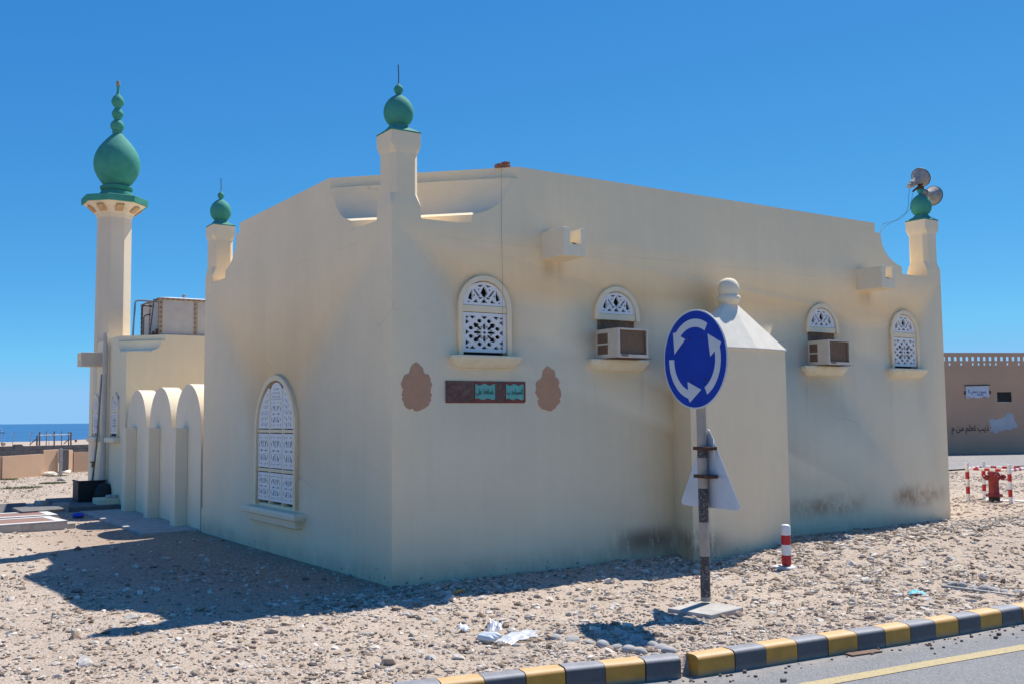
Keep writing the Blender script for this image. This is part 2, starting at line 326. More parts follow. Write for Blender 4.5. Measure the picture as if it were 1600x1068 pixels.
class MB:
    """collects shapes, then becomes one mesh"""
    def __init__(s): s.bm = bmesh.new()
    def poly(s, pts):
        return s.bm.faces.new([s.bm.verts.new(p) for p in pts])
    def box(s, x0, x1, y0, y1, z0, z1, bev=0.0, seg=2, mat=None):
        g = bmesh.ops.create_cube(s.bm, size=1.0); vs = g['verts']
        for v in vs:
            v.co = Vector(((x0 + x1) / 2 + v.co.x * (x1 - x0), (y0 + y1) / 2 + v.co.y * (y1 - y0), (z0 + z1) / 2 + v.co.z * (z1 - z0)))
        if bev:
            es = list({e for v in vs for e in v.link_edges})
            r = bmesh.ops.bevel(s.bm, geom=es, offset=bev, segments=seg, affect='EDGES', profile=.5)
            vs = list({v for f in r['faces'] for v in f.verts} | {v for v in vs if v.is_valid})
        if mat is not None:
            for v in vs: v.co = mat @ v.co
        return s
    def loft(s, rings, cap=True, closed=True):
        R_ = [[s.bm.verts.new(p) for p in ring] for ring in rings]
        n = len(R_[0])
        for a, b in zip(R_, R_[1:]):
            for i in range(n if closed else n - 1):
                j = (i + 1) % n
                vs = [a[i], a[j], b[j], b[i]]
                uniq = []
                for v in vs:
                    if not any((v.co - w.co).length < 1e-6 for w in uniq): uniq.append(v)
                if len(uniq) >= 3:
                    try: s.bm.faces.new(uniq)
                    except ValueError: pass
        if cap:
            for ring in (R_[0][::-1], R_[-1]):
                try: s.bm.faces.new(ring)
                except ValueError: pass
        return s
    def lathe(s, prof, seg=32, cx=0, cy=0, cz=0, mat=None):
        rings = []
        for r, z in prof:
            r = max(r, 1e-4)
            ring = [Vector((cx + r * math.cos(2 * math.pi * i / seg), cy + r * math.sin(2 * math.pi * i / seg), cz + z)) for i in range(seg)]
            if mat is not None: ring = [mat @ p for p in ring]
            rings.append(ring)
        return s.loft(rings)
    def tube(s, pts, r, seg=8):
        pts = [Vector(p) for p in pts]; rings = []
        up = None
        for i, p in enumerate(pts):
            d = (pts[min(i + 1, len(pts) - 1)] - pts[max(i - 1, 0)]).normalized()
            if up is None:
                up = Vector((0, 0, 1)) if abs(d.z) < .9 else Vector((1, 0, 0))
            a = d.cross(up).normalized(); b = a.cross(d).normalized(); up = b
            rings.append([p + r * (math.cos(2 * math.pi * k / seg) * a + math.sin(2 * math.pi * k / seg) * b) for k in range(seg)])
        return s.loft(rings)
    def done(s, smooth=None):
        bmesh.ops.remove_doubles(s.bm, verts=s.bm.verts, dist=1e-5)
        bmesh.ops.recalc_face_normals(s.bm, faces=s.bm.faces)
        if smooth is not None:
            for f in s.bm.faces: f.smooth = True
            for e in s.bm.edges:
                if len(e.link_faces) == 2 and e.calc_face_angle(0) > smooth: e.smooth = False
        me = bpy.data.meshes.new("mesh"); s.bm.to_mesh(me); s.bm.free(); return me
    def make(s, name, mat, parent=None, smooth=None, loc=None):
        return link(name, s.done(smooth), mat, parent, loc)

def flat_with_holes(outline, holes, thick, mat4, bevel=0.0):
    """a plate with true openings: 2D curve filled and extruded, then moved by mat4 (x,y in plane, z = thickness)"""
    cu = bpy.data.curves.new("c", 'CURVE'); cu.dimensions = '2D'; cu.fill_mode = 'BOTH'; cu.extrude = thick / 2; cu.bevel_depth = bevel; cu.bevel_resolution = 0
    for pts in [outline] + holes:
        sp = cu.splines.new('POLY'); sp.points.add(len(pts) - 1); sp.use_cyclic_u = True
        for p, (a, b) in zip(sp.points, pts): p.co = (a, b, 0, 1)
    o = bpy.data.objects.new("tmp", cu); C.objects.link(o)
    dg = bpy.context.evaluated_depsgraph_get(); dg.update()
    me = bpy.data.meshes.new_from_object(o.evaluated_get(dg)); bpy.data.objects.remove(o); bpy.data.curves.remove(cu)
    me.materials.clear(); me.transform(mat4); return me

def on_right(x, y, z):   # plane facing -Y: local x -> +X, local y -> +Z, thickness toward -Y
    return Matrix(((1, 0, 0, x), (0, 0, -1, y), (0, 1, 0, z), (0, 0, 0, 1)))
def on_left(x, y, z):    # plane facing -X: local x -> -Y, local y -> +Z
    return Matrix(((0, 0, -1, x), (-1, 0, 0, y), (0, 1, 0, z), (0, 0, 0, 1)))

# Arabic shaping to presentation forms (for Blender's bundled fallback font)
AR = {'ا': (0xFE8D, 0xFE8E, None, None), 'ل': (0xFEDD, 0xFEDE, 0xFEDF, 0xFEE0), 'م': (0xFEE1, 0xFEE2, 0xFEE3, 0xFEE4), 'س': (0xFEB1, 0xFEB2, 0xFEB3, 0xFEB4),
      'ج': (0xFE9D, 0xFE9E, 0xFE9F, 0xFEA0), 'د': (0xFEA9, 0xFEAA, None, None), 'ب': (0xFE8F, 0xFE90, 0xFE91, 0xFE92), 'ف': (0xFED1, 0xFED2, 0xFED3, 0xFED4),
      'ح': (0xFEA1, 0xFEA2, 0xFEA3, 0xFEA4), 'ظ': (0xFEC5, 0xFEC6, 0xFEC7, 0xFEC8), 'ع': (0xFEC9, 0xFECA, 0xFECB, 0xFECC), 'ى': (0xFEEF, 0xFEF0, None, None),
      'ذ': (0xFEAB, 0xFEAC, None, None), 'ي': (0xFEF1, 0xFEF2, 0xFEF3, 0xFEF4), 'ت': (0xFE95, 0xFE96, 0xFE97, 0xFE98), 'ن': (0xFEE5, 0xFEE6, 0xFEE7, 0xFEE8), 'و': (0xFEED, 0xFEEE, None, None)}
def shape_ar(s):
    out = []
    for i, ch in enumerate(s):
        if ch not in AR: out.append(ch); continue
        f = AR[ch]; prev = i > 0 and s[i - 1] in AR and AR[s[i - 1]][2] is not None
        nxt = i + 1 < len(s) and s[i + 1] in AR
        if f[2] is None: k = f[1] if prev else f[0]
        elif prev and nxt: k = f[3]
        elif prev: k = f[1]
        elif nxt: k = f[2]
        else: k = f[0]
        out.append(chr(k))
    return ''.join(reversed(out))
def text_mesh(s, size, mat4, thick=.001, width=None):
    cu = bpy.data.curves.new("t", 'FONT'); cu.body = shape_ar(s); cu.size = size; cu.extrude = thick; cu.align_x = 'CENTER'; cu.align_y = 'CENTER'; cu.resolution_u = 3; cu.offset = size * .012
    o = bpy.data.objects.new("tmp", cu); C.objects.link(o)
    dg = bpy.context.evaluated_depsgraph_get(); dg.update()
    me = bpy.data.meshes.new_from_object(o.evaluated_get(dg)); bpy.data.objects.remove(o); bpy.data.curves.remove(cu)
    me.materials.clear()
    if width and len(me.vertices):
        xs = [v.co.x for v in me.vertices]; w = max(xs) - min(xs); mid = (max(xs) + min(xs)) / 2
        for v in me.vertices: v.co.x = (v.co.x - mid) * width / w
    me.transform(mat4); return me

# ------------------------------------------------------------------ terrain
KERB = [(-9.0, -1.3), (-5.2, -2.95), (-3.0, -3.58), (-1.9, -3.85), (-.733, -4.10), (-.436, -4.173), (-.123, -4.247), (.163, -4.32), (.27, -4.375), (.611, -4.414), (.916, -4.446), (1.238, -4.475),
        (1.559, -4.507), (1.879, -4.54), (2.186, -4.578), (2.48, -4.608), (2.792, -4.636), (3.091, -4.66), (3.383, -4.685), (3.69, -4.705), (3.99, -4.727), (8, -5.03), (14, -5.4), (60, -8.0)]
kx = np.array([k[0] for k in KERB]); ky = np.array([k[1] for k in KERB])
def s01(t): t = np.clip(t, 0, 1); return t * t * (3 - 2 * t)
_ph = rng.uniform(0, 6.28, (24, 3)); _k = rng.normal(0, 1, (24, 2))
def wav(x, y):
    z = 0
    for i in range(24):
        sc = .9 * 1.17 ** i
        z = z + np.sin(_k[i, 0] * sc * x + _k[i, 1] * sc * y + _ph[i, 0]) / (1.0 + .55 * i)
    return z
def H(x, y):
    x = np.asarray(x, float); y = np.asarray(y, float)
    g = np.where(y > -.3, .42, np.where(y > -1.2, .42 + .58 * s01((-.3 - y) / .9), np.clip(1 - (-1.2 - y) / 3.0, 0, 1)))
    m = s01((x - 3.2) / 3.2) * .20
    far = s01((x - 10.3) / 1.5)
    g = g * (1 - far) + far * .78 * np.where(y < -1.5, np.clip(1 - (-1.5 - y) / 3.0, 0, 1), 1)
    z = m * g
    z = z + .07 * np.exp(-((x + 3.6) ** 2 + (y + 1.6) ** 2) / 3.0) - .08 * np.exp(-((x + 3.6) ** 2 + (y - 4.0) ** 2) / 5.0)
    near = np.exp(-(np.clip(-y - 3.6, 0, 9)) ** 2 / .2)
    amp = np.where((np.abs(x - 5) < 30) & (np.abs(y) < 60), .010, .03)
    z = z + wav(x, y) * amp * np.where((x > -.15) & (x < 10.4) & (y > -.12), 0, 1) * s01((y - np.interp(x, kx, ky) - .1) / .8)
    # settle to kerb top
    d = y - np.interp(x, kx, ky)
    z = np.where(d < 1.2, z * s01(d / 1.2) + .025 * (1 - s01(d / 1.2)), z)
    z = np.where(d < .12, -.35, z)
    z = np.where(y > 98, z - np.clip((y - 98) / 40, 0, 1.2) * 3.4, z)
    # under the far road
    return z
def axis_pts(lo, hi, dlo, dhi, step, grow=1.22):
    a = list(np.arange(dlo, dhi + 1e-6, step)); s = step; v = dhi
    while v < hi: s *= grow; v += s; a.append(min(v, hi))
    s = step; v = dlo; b = []
    while v > lo: s *= grow; v -= s; b.append(max(v, lo))
    return np.array(sorted(set(b + a)))
gx = axis_pts(-9000, 9000, -6.5, 9.5, .055); gy0 = axis_pts(-9000, 97, -5.4, 3.0, .055)
gy = np.concatenate([gy0, np.arange(98.5, 150, 3.0)])
X, Y = np.meshgrid(gx, gy, indexing='ij'); Z = H(X, Y)
_lump = rng.normal(0, 1, X.shape); _lump = (_lump + .6 * (np.roll(_lump, 1, 0) + np.roll(_lump, -1, 0) + np.roll(_lump, 1, 1) + np.roll(_lump, -1, 1)))
_near = (X > -6.5) & (X < 9.5) & (Y < 3.0) & (Y > np.interp(X, kx, ky) + .3) & ~((X > -.1) & (Y > -.06))
Z = Z + np.where(_near, _lump * (.0028 + .0035 * s01((X - 1) / 4)), 0)
nx_, ny_ = X.shape
V = np.stack([X, Y, Z], -1).reshape(-1, 3)
idx = np.arange(nx_ * ny_).reshape(nx_, ny_)
F = np.stack([idx[:-1, :-1], idx[1:, :-1], idx[1:, 1:], idx[:-1, 1:]], -1).reshape(-1, 4)
def np_mesh(name, V, F, smooth=True):
    me = bpy.data.meshes.new(name); k = F.shape[1]
    me.vertices.add(len(V)); me.vertices.foreach_set("co", V.astype(np.float32).ravel())
    me.loops.add(len(F) * k); me.loops.foreach_set("vertex_index", F.astype(np.int32).ravel())
    me.polygons.add(len(F)); me.polygons.foreach_set("loop_start", np.arange(0, len(F) * k, k, dtype=np.int32))
    me.polygons.foreach_set("use_smooth", np.full(len(F), smooth)); me.update(calc_edges=True); me.validate(); return me
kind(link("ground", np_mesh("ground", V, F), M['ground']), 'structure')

sea = MB(); sea.poly([(-14000, 118, -2.6), (14000, 118, -2.6), (14000, 16000, -2.6), (-14000, 16000, -2.6)])
kind(sea.make("sea", M['sea']), 'structure')

# near road: strip on the camera side of the kerb
road = MB(); px_ = [(-9.0, -1.3)] + KERB[1:]
vi = [(x, y + .03) for x, y in KERB]
for (a, b), (c_, d) in zip(vi, vi[1:]): road.poly([(a, b, -.10), (a - 2, -60, -.10), (c_ - 2, -60, -.10), (c_, d, -.10)])
kind(road.make("road", M['asphalt']), 'structure')
line = MB(); lp = [(-6.0, -3.6), (-3, -4.3), (-1.2, -4.62), (.2, -4.87), (.9, -4.95), (2.0, -5.06), (3.15, -5.19), (6, -5.42), (14, -6.0), (40, -7.6)]
for (a, b), (c_, d) in zip(lp, lp[1:]): line.poly([(a, b, -.096), (a, b - .13, -.096), (c_, d - .13, -.096), (c_, d, -.096)])
kind(line.make("road_marking", M['line']), 'structure')
fr = MB(); fr.poly([(11.5, 8.6, .19), (22.1, 7.6, .19), (26.0, 7.45, .19), (48, 7.1, .19), (48, 7.9, .19), (35.7, 13.05, .19), (14, 22.6, .19)])
kind(fr.make("side_road", M['asphalt']), 'structure')

# ------------------------------------------------------------------ kerb blocks
kerb = kind(bpy.data.objects.new("kerb", None), 'structure'); C.objects.link(kerb)
def kerb_block(p, q, mat, end_round=False):
    p = Vector((*p, 0)); q = Vector((*q, 0)); d = (q - p); L = d.length; d.normalize(); n = Vector((-d.y, d.x, 0)); j0 = random.uniform(-.004, .004); dz = random.uniform(-.003, .003); p = p + n * j0; q = q + n * (j0 + random.uniform(-.003, .003)); p.z = q.z = dz; d = (q - p).normalized()
    prof = [(0, -.14), (0, .02), (.008, .036), (.024, .048), (.05, .052), (.14, .052), (.155, .04), (.16, .02), (.16, -.14)]
    mb = MB(); g = .004
    mb.loft([[p + d * s_ + n * a + Vector((0, 0, b)) + Vector((0, 0, random.uniform(-.0015, .0015))) for a, b in prof] for s_ in (g, L - g)])
    return mb.make("kerb_block", mat, kerb, smooth=R(50))
# painted alternately; right run starts yellow at the gap
i_gap = 8
run = KERB[i_gap:21]
for i, (a, b) in enumerate(zip(run, run[1:])): kerb_block(a, b, M['kerb_y'] if i % 2 == 0 else M['kerb_k'])
d0 = Vector((KERB[20][0] - KERB[19][0], KERB[20][1] - KERB[19][1])).normalized() * .31
a = Vector(KERB[20])
for i in range(12):
    b = a + d0; kerb_block(a, b, M['kerb_y'] if i % 2 == 0 else M['kerb_k']); a = b
left = [(.158, -4.318), (-.123, -4.247), (-.436, -4.173), (-.733, -4.10), (-1.03, -4.045), (-1.33, -3.985), (-1.63, -3.92), (-1.93, -3.845), (-2.22, -3.77), (-2.51, -3.68)]
for i, (a, b) in enumerate(zip(left, left[1:])): kerb_block(b, a, M['kerb_k'] if i % 2 == 0 else M['kerb_y'])

# ------------------------------------------------------------------ the mosque
mosque = thing("mosque", "cream plastered mosque with scooped parapet corners, green bulb finials and arched lattice windows", "mosque")
LX, LY = 10.25, 6.80
def foot(z, c, x0=0, x1=LX, y0=0, y1=LY, e=0.0):
    c = max(c, .004)
    return [Vector(p) for p in ((x0 + c, y0, z), (x1 - c, y0, z), (x1, y0 + c, z), (x1, y1 - c, z), (x1 - c, y1, z), (x0 + c, y1, z), (x0, y1 - c, z), (x0, y0 + c, z))]
prof = [(-.3, .0), (4.06, 0), (4.062, 1.04), (4.175, 1.05), (4.20, 1.13), (4.25, 1.27), (4.32, 1.39), (4.41, 1.48), (4.52, 1.54), (4.66, 1.57), (4.68, 1.572), (4.682, 1.70), (4.83, 1.712)]
mb = MB(); mb.loft([foot(z, c) for z, c in prof]); body_me = mb.done(smooth=R(28))
body = link("main_wall", body_me, M['wall'], mosque)

def arch_pts(hw, z0, zs, n=18):
    """outline: straight sides from z0 to zs, semicircle of radius hw above"""
    return [(-hw, z0), (hw, z0)] + [(hw * math.cos(math.pi * i / n), zs + hw * math.sin(math.pi * i / n)) for i in range(n + 1)]
WINX = [1.205, 3.205, 7.18, 9.18]
LW = 3.443
cutters = []
def cutter(pts, mat4, depth):
    me = flat_with_holes(pts, [], depth * 2, mat4); o = link("cut", me); cutters.append(o); return o
for wx in WINX: cutter(arch_pts(.315, 2.53, 3.09), on_right(wx, 0, 0), .30)
cutter(arch_pts(.73, .655, 1.665, 24), on_left(0, LW, 0), .30)
cutm = MB()
for o in cutters:
    bm2 = bmesh.new(); bm2.from_mesh(o.data); bmesh.ops.remove_doubles(bm2, verts=bm2.verts, dist=1e-4); bmesh.ops.recalc_face_normals(bm2, faces=bm2.faces); tmp = bpy.data.meshes.new("m"); bm2.to_mesh(tmp); bm2.free(); cutm.bm.from_mesh(tmp)
cme = bpy.data.meshes.new("c"); cutm.bm.to_mesh(cme); cutm.bm.free(); cobj = link("cutter", cme)
for o in cutters: bpy.data.objects.remove(o)
md = body.modifiers.new("b", 'BOOLEAN'); md.operation = 'DIFFERENCE'; md.object = cobj; md.solver = 'EXACT'
dg = bpy.context.evaluated_depsgraph_get(); dg.update()
nm = bpy.data.meshes.new_from_object(body.evaluated_get(dg)); body.modifiers.clear(); body.data = nm
bpy.data.objects.remove(cobj)
if not nm.materials: nm.materials.append(M['wall'])
for p in nm.polygons: p.material_index = 0

# --- lattice patterns (openings in unit coordinates -1..1)
def P(cx, cy, pts, rot=0, s=1): 
    c_, s_ = math.cos(rot), math.sin(rot); return [(cx + s * (a * c_ - b * s_), cy + s * (a * s_ + b * c_)) for a, b in pts]
def rosette():
    H_ = []
    H_.append([(.10 * (1 if i % 2 == 0 else .55) * math.cos(i * math.pi / 8), .10 * (1 if i % 2 == 0 else .55) * math.sin(i * math.pi / 8)) for i in range(16)])
    slot = [(.17, 0), (.24, .07), (.48, .07), (.55, 0), (.48, -.07), (.24, -.07)]
    dslot = [(.24, 0), (.30, .065), (.50, .065), (.55, .15), (.70, .08), (.76, 0), (.70, -.08), (.55, -.15), (.50, -.065), (.30, -.065)]
    kite = [(-.14, 0), (-.06, .12), (.07, .12), (.15, 0), (.07, -.12), (-.06, -.12)]
    for k in range(4):
        q = k * math.pi / 2; c_, s_ = math.cos(q), math.sin(q)
        H_.append(P(0, 0, slot, q)); H_.append(P(0, 0, dslot, q + math.pi / 4))
        for a in (-.25, .25): H_.append(P(.69 * c_ - a * s_, .69 * s_ + a * c_, kite, q + a * .8, .86))
        for a in (-.62, 0, .62): H_.append(P(.90 * c_ - a * s_, .90 * s_ + a * c_, [(.07, -.15), (.07, .15), (-.11, 0)], q))
        H_.append(P(.90 * math.sqrt(2) * math.cos(q + math.pi / 4), .90 * math.sqrt(2) * math.sin(q + math.pi / 4), [(.09, 0), (0, .08), (-.09, 0), (0, -.08)], q))
    for k in range(8):
        an = math.pi / 8 + k * math.pi / 4; H_.append(P(.36 * math.cos(an), .36 * math.sin(an), [(-.07, 0), (.05, .06), (.05, -.06)], an))
    return H_
ROS = rosette()
def lattice_rect(w, h, mat4, name, parent, margin=.03, th=.03, cells=1, vflip=False):
    holes = []
    iw, ih = (w - 2 * margin) / 2, (h - 2 * margin) / 2
    for hp in ROS:
        ca = sum(q[0] for q in hp) / len(hp); cb = sum(q[1] for q in hp) / len(hp)
        holes.append([((ca + (a - ca) * 1.12) * iw * .975, (cb + (b - cb) * 1.12) * ih * .975) for a, b in hp])
    me = flat_with_holes([(-w / 2, -h / 2), (w / 2, -h / 2), (w / 2, h / 2), (-w / 2, h / 2)], holes, th, mat4)
    return link(name, me, M['white'], parent)
def fan():
    H_ = []
    def seg(x0, y0, x1, y1, w): 
        dx, dy = x1 - x0, y1 - y0; L = math.hypot(dx, dy); nx, ny = -dy / L * w, dx / L * w
        H_.append([(x0 + dx * .08 + nx, y0 + dy * .08 + ny), (x0, y0), (x0 + dx * .08 - nx, y0 + dy * .08 - ny), (x1 - nx * 1.5, y1 - ny * 1.5), (x1 + nx * 1.5, y1 + ny * 1.5)])
    for sy in (1, -1):
        seg(0, sy * .16, 0, sy * .74, .055)
        for sx in (1, -1):
            seg(sx * .20, sy * .20, sx * .62, sy * .72, .075); seg(sx * .86, sy * .20, sx * .86, sy * .58, .06); seg(sx * .30, sy * .42, sx * .30, sy * .68, .05)
            H_.append([(sx * .20, sy * .94), (sx * .56, sy * .94), (sx * .38, sy * .80)]); H_.append([(sx * .72, sy * .94), (sx * .95, sy * .94), (sx * .90, sy * .74)])
    for sx in (1, -1): H_.append([(sx * .18, 0), (sx * .28, .065), (sx * .66, .065), (sx * .76, 0), (sx * .66, -.065), (sx * .28, -.065)])
    H_.append([(-.07, -.06), (.07, -.06), (.04, 0), (.07, .06), (-.07, .06), (-.04, 0)])
    return H_
FAN = [[(sum(q[0] for q in h) / len(h) * .18 + a * .82, sum(q[1] for q in h) / len(h) * .18 + b * .82) for a, b in h] for h in fan()]
def lattice_fan(w, h, mat4, name, parent, margin=.03, th=.03):
    iw, ih = (w - 2 * margin) / 2, (h - 2 * margin) / 2
    me = flat_with_holes([(-w / 2, -h / 2), (w / 2, -h / 2), (w / 2, h / 2), (-w / 2, h / 2)], [[(a * iw, b * ih) for a, b in hp] for hp in FAN], th, mat4)
    return link(name, me, M['white'], parent)
def lunette_holes(r):
    H_ = []
    q = [[(0, .30), (.17, .50), (.10, .66), (0, .80), (-.10, .66), (-.17, .50)]]
    H_ += q
    for s in (1, -1):
        H_.append([(s * .07, .90), (s * .36, .84), (s * .20, .78)])
        H_.append([(s * .24, .66), (s * .34, .60), (s * .30, .72)])
        H_.append([(s * .24, .36), (s * .33, .34), (s * .55, .60), (s * .50, .66)])
        H_.append([(s * .08, .30), (s * .30, .30), (s * .26, .22), (s * .20, .22)])
        H_.append([(s * .48, .38), (s * .56, .44), (s * .56, .30)])
        H_.append([(s * .66, .62), (s * .80, .36), (s * .84, .22), (s * .66, .16), (s * .62, .36)])
        H_.append([(s * .33, .05), (s * .58, .05), (s * .42, .20)])
        H_.append([(s * .76, .05), (s * .90, .05), (s * .80, .12)])
    H_.append([(-.15, .05), (.15, .05), (0, .24)])
    out = []
    for h in H_:
        ca = sum(q[0] for q in h) / len(h); cb = sum(q[1] for q in h) / len(h); k_ = 1.14
        out.append([((ca + (a - ca) * k_) * r * .93, (cb + (b - cb) * k_) * r * .90 + r * .07) for a, b in h])
    return out
def arch_ring(hwo, hwi, z0, zs, mat4, th, n=20):
    """cream surround as one plate with an open arch"""
    o = arch_pts(hwo, z0, zs, n); i = arch_pts(hwi, z0 + .0001, zs, n)
    pts = [(-hwo, z0)] + [(hwo * math.cos(math.pi - math.pi * k / n), zs + hwo * math.sin(math.pi * k / n)) for k in range(n + 1)] + [(hwo, z0), (hwi, z0)]
    pts += [(hwi * math.cos(math.pi * k / n), zs + hwi * math.sin(math.pi * k / n)) for k in range(n + 1)] + [(-hwi, z0)]
    return flat_with_holes(pts, [], th, mat4, 0.0)

def sill_right(wx, hw=.475):
    mb = MB(); rings = []
    for z, p, w in ((2.385, .015, hw * .80), (2.40, .05, hw * .86), (2.44, .095, hw * .93), (2.48, .125, hw), (2.50, .135, hw * 1.01), (2.525, .135, hw * 1.01), (2.53, .13, hw * 1.005)):
        c = min(.06, p * .6)
        rings.append([Vector(q) for q in ((wx - w, .02, z), (wx - w, -p + c, z), (wx - w + c, -p, z), (wx + w - c, -p, z), (wx + w, -p + c, z), (wx + w, .02, z))])
    mb.loft(rings); return mb.done(smooth=R(40))
WL = ["at the corner end of the wall, over the tile strip", "x", "x", "x"]
for i, wx in enumerate(WINX):
    full = i in (0, 3)
    win = link("window", arch_ring(.365, .305, 2.532 if full else 3.03, 3.10, on_right(wx, -.008, 0), .046), M['wall'], mosque)
    win['label'] = ("two-part lattice window above the tile strip" if i == 0 else "two-part lattice window at the far end of the wall") if full else ("lattice fanlight over the near air conditioner" if i == 1 else "lattice fanlight over the far air conditioner")
    # lunette screen
    r = .298
    zs = 3.115
    pts = [(-r, 0), (r, 0)] + [(r * math.cos(math.pi * k / 16), r * .93 * math.sin(math.pi * k / 16)) for k in range(17)]
    me = flat_with_holes(pts[:2] + pts[3:-1], lunette_holes(r * .93), .03, on_right(wx, .012, zs)); link("lunette_screen", me, M['white'], win)
    mb = MB(); mb.box(wx - .303, wx + .303, -.012, .045, 3.035, 3.112, .006); mb.make("transom", M['wall'], win)
    if full:
        lattice_rect(.60, .455, on_right(wx, .010, 2.80), "lattice_screen", win)
    mb = MB(); mb.box(wx - .31, wx + .31, .10, .12, 2.54, 3.41); mb.make("pane", M['dark'], win)
    mb = MB(); mb.poly([(wx - .3, .24, 2.54), (wx + .3, .24, 2.54), (wx + .3, .24, 3.3), (wx - .3, .24, 3.3)]); mb.bm.free()
    link("sill", sill_right(wx), M['sill'], win)

# --- tall window of the left wall
win = link("window", arch_ring(.775, .705, .64, 1.655, on_left(-.012, LW, 0), .075, 28), M['wall'], mosque); win['label'] = "tall nine-panel arched lattice window in the shaded side wall"
mbm = MB()
for yy in (LW - .245, LW + .245): mbm.box(-.022, .05, yy - .017, yy + .017, .66, 2.25, .004)
mbm.make("mullion", M['wall'], win)
for k_, zz in enumerate((1.125, 1.665)):
    mbx = MB(); mbx.box(-.018, .046, LW - .70, LW + .70, zz - .022, zz + .022, .004); mbx.make("transom", M['wall'], win)
for r0, r1 in ((.705, 1.09), (1.16, 1.63)):
    for c_ in (-1, 0, 1):
        lattice_fan(.435, r1 - r0, on_left(-.004, LW + c_ * .475, (r0 + r1) / 2), "lattice_screen", win, .03)
# middle top panel and two curved side panels
lattice_fan(.435, .40, on_left(-.004, LW, 1.90), "lattice_screen", win, .03)
topw = [(-.2175, 0), (.2175, 0)] + [(.2175 * math.cos(math.pi * k / 12), .10 + .13 * math.sin(math.pi * k / 12)) for k in range(13)]
hol = []
for a in (-.13, -.07, 0, .07, .13):
    for b in (.03, .085, .135):
        if abs(a) > .1 and b > .12: continue
        hol.append([(a - .016, b - .016), (a + .016, b - .010), (a + .012, b + .018), (a - .010, b + .014)])
link("lattice_screen", flat_with_holes(topw, hol, .03, on_left(-.004, LW, 2.105)), M['white'], win)
for sg in (-1, 1):
    pts = [(.26, 1.70), (.69, 1.70)]
    for k in range(0, 13):
        an = .0 + k * (math.acos(.27 / .70)) / 12; pts.append((.69 * math.cos(an), 1.70 + .62 * math.sin(an)))
    holes = []
    for b in (1.76, 1.84, 1.92, 2.00, 2.08, 2.16):
        lim = .69 * math.sqrt(max(0, 1 - ((b + .04 - 1.70) / .62) ** 2)) - .05
        a = .305
        k = 0
        while a + .05 < lim:
            holes.append([(a, b - .025), (a + .022, b + (.028 if k % 2 else .012)), (a + .045, b - .018), (a + .02, b - .03)] if k % 2 else [(a + .008, b + .03), (a + .04, b + .02), (a + .028, b - .028)])
            a += .07; k += 1
    if sg < 0: pts = [(-a, b) for a, b in pts]; holes = [[(-a, b) for a, b in h] for h in holes]
    link("lattice_screen", flat_with_holes(pts, holes, .03, on_left(-.004, LW, 0)), M['white'], win)
mb = MB(); mb.box(.10, .12, LW - .74, LW + .74, .66, 2.40); mb.make("pane", M['dark'], win)
mb = MB()
mb.loft([[Vector(q) for q in ((.02, LW - w, z), (-p, LW - w, z), (-p, LW + w, z), (.02, LW + w, z))] for z, p, w in ((.40, .05, .86), (.415, .085, .90), (.48, .10, .92), (.51, .10, .92), (.511, .13, 1.0), (.53, .155, 1.02), (.575, .16, 1.03), (.605, .14, 1.02), (.61, .08, .99))])
mb.make("sill", M['trim'], win, smooth=R(35))

# --- corner pillars
def sq_ring(cx, cy, z, h, c):
    c = max(c, .002); p = [(h - c, -h), (h, -h + c), (h, h - c), (h - c, h), (-h + c, h), (-h, h - c), (-h, -h + c), (-h + c, -h)]
    return [Vector((cx + a, cy + b, z)) for a, b in p]
BULB = [(.0, .0), (.09, .0), (.105, .008), (.135, .035), (.16, .08), (.172, .135), (.170, .185), (.155, .235), (.125, .285), (.085, .322), (.05, .345), (.032, .358), (.028, .366), (.042, .385), (.054, .412), (.055, .43), (.044, .452), (.022, .476), (.008, .492), (.003, .496)]
def pillar(cx, cy, spire=True, low=4.0605):
    o = MB(); h = .186
    o.loft([sq_ring(cx, cy, z, a, c_) for z, a, c_ in ((low, h, 0), (4.19, h, 0), (4.26, h - .006, .03), (4.33, h - .012, .058), (4.79, h - .012, .058), (4.85, h - .003, .028), (4.89, h, .0), (5.035, h, 0))])
    p = o.make("corner_pillar", M['wall'], mosque)
    m = MB(); m.loft([sq_ring(cx, cy, 5.036, h + .004, 0), sq_ring(cx, cy, 5.05, h + .002, 0), sq_ring(cx, cy, 5.10, .12, .03), sq_ring(cx, cy, 5.145, .09, .035), sq_ring(cx, cy, 5.155, .088, .035)]); m.make("cap", M['green'], p)
    m = MB(); m.lathe(BULB, 40, cx, cy, 5.145); m.make("bulb", M['green'], p, smooth=R(60))
    if spire:
        m = MB(); m.tube([(cx, cy, 5.63), (cx + .002, cy, 5.74), (cx - .004, cy, 5.86)], .006, 6); m.make("spire", M['rust'], p)
    return p
pillar(.186, .186)
pillar(LX - .186, .186, False)
pillar(.186, LY - .186)
pillar(LX - .186, LY - .186)

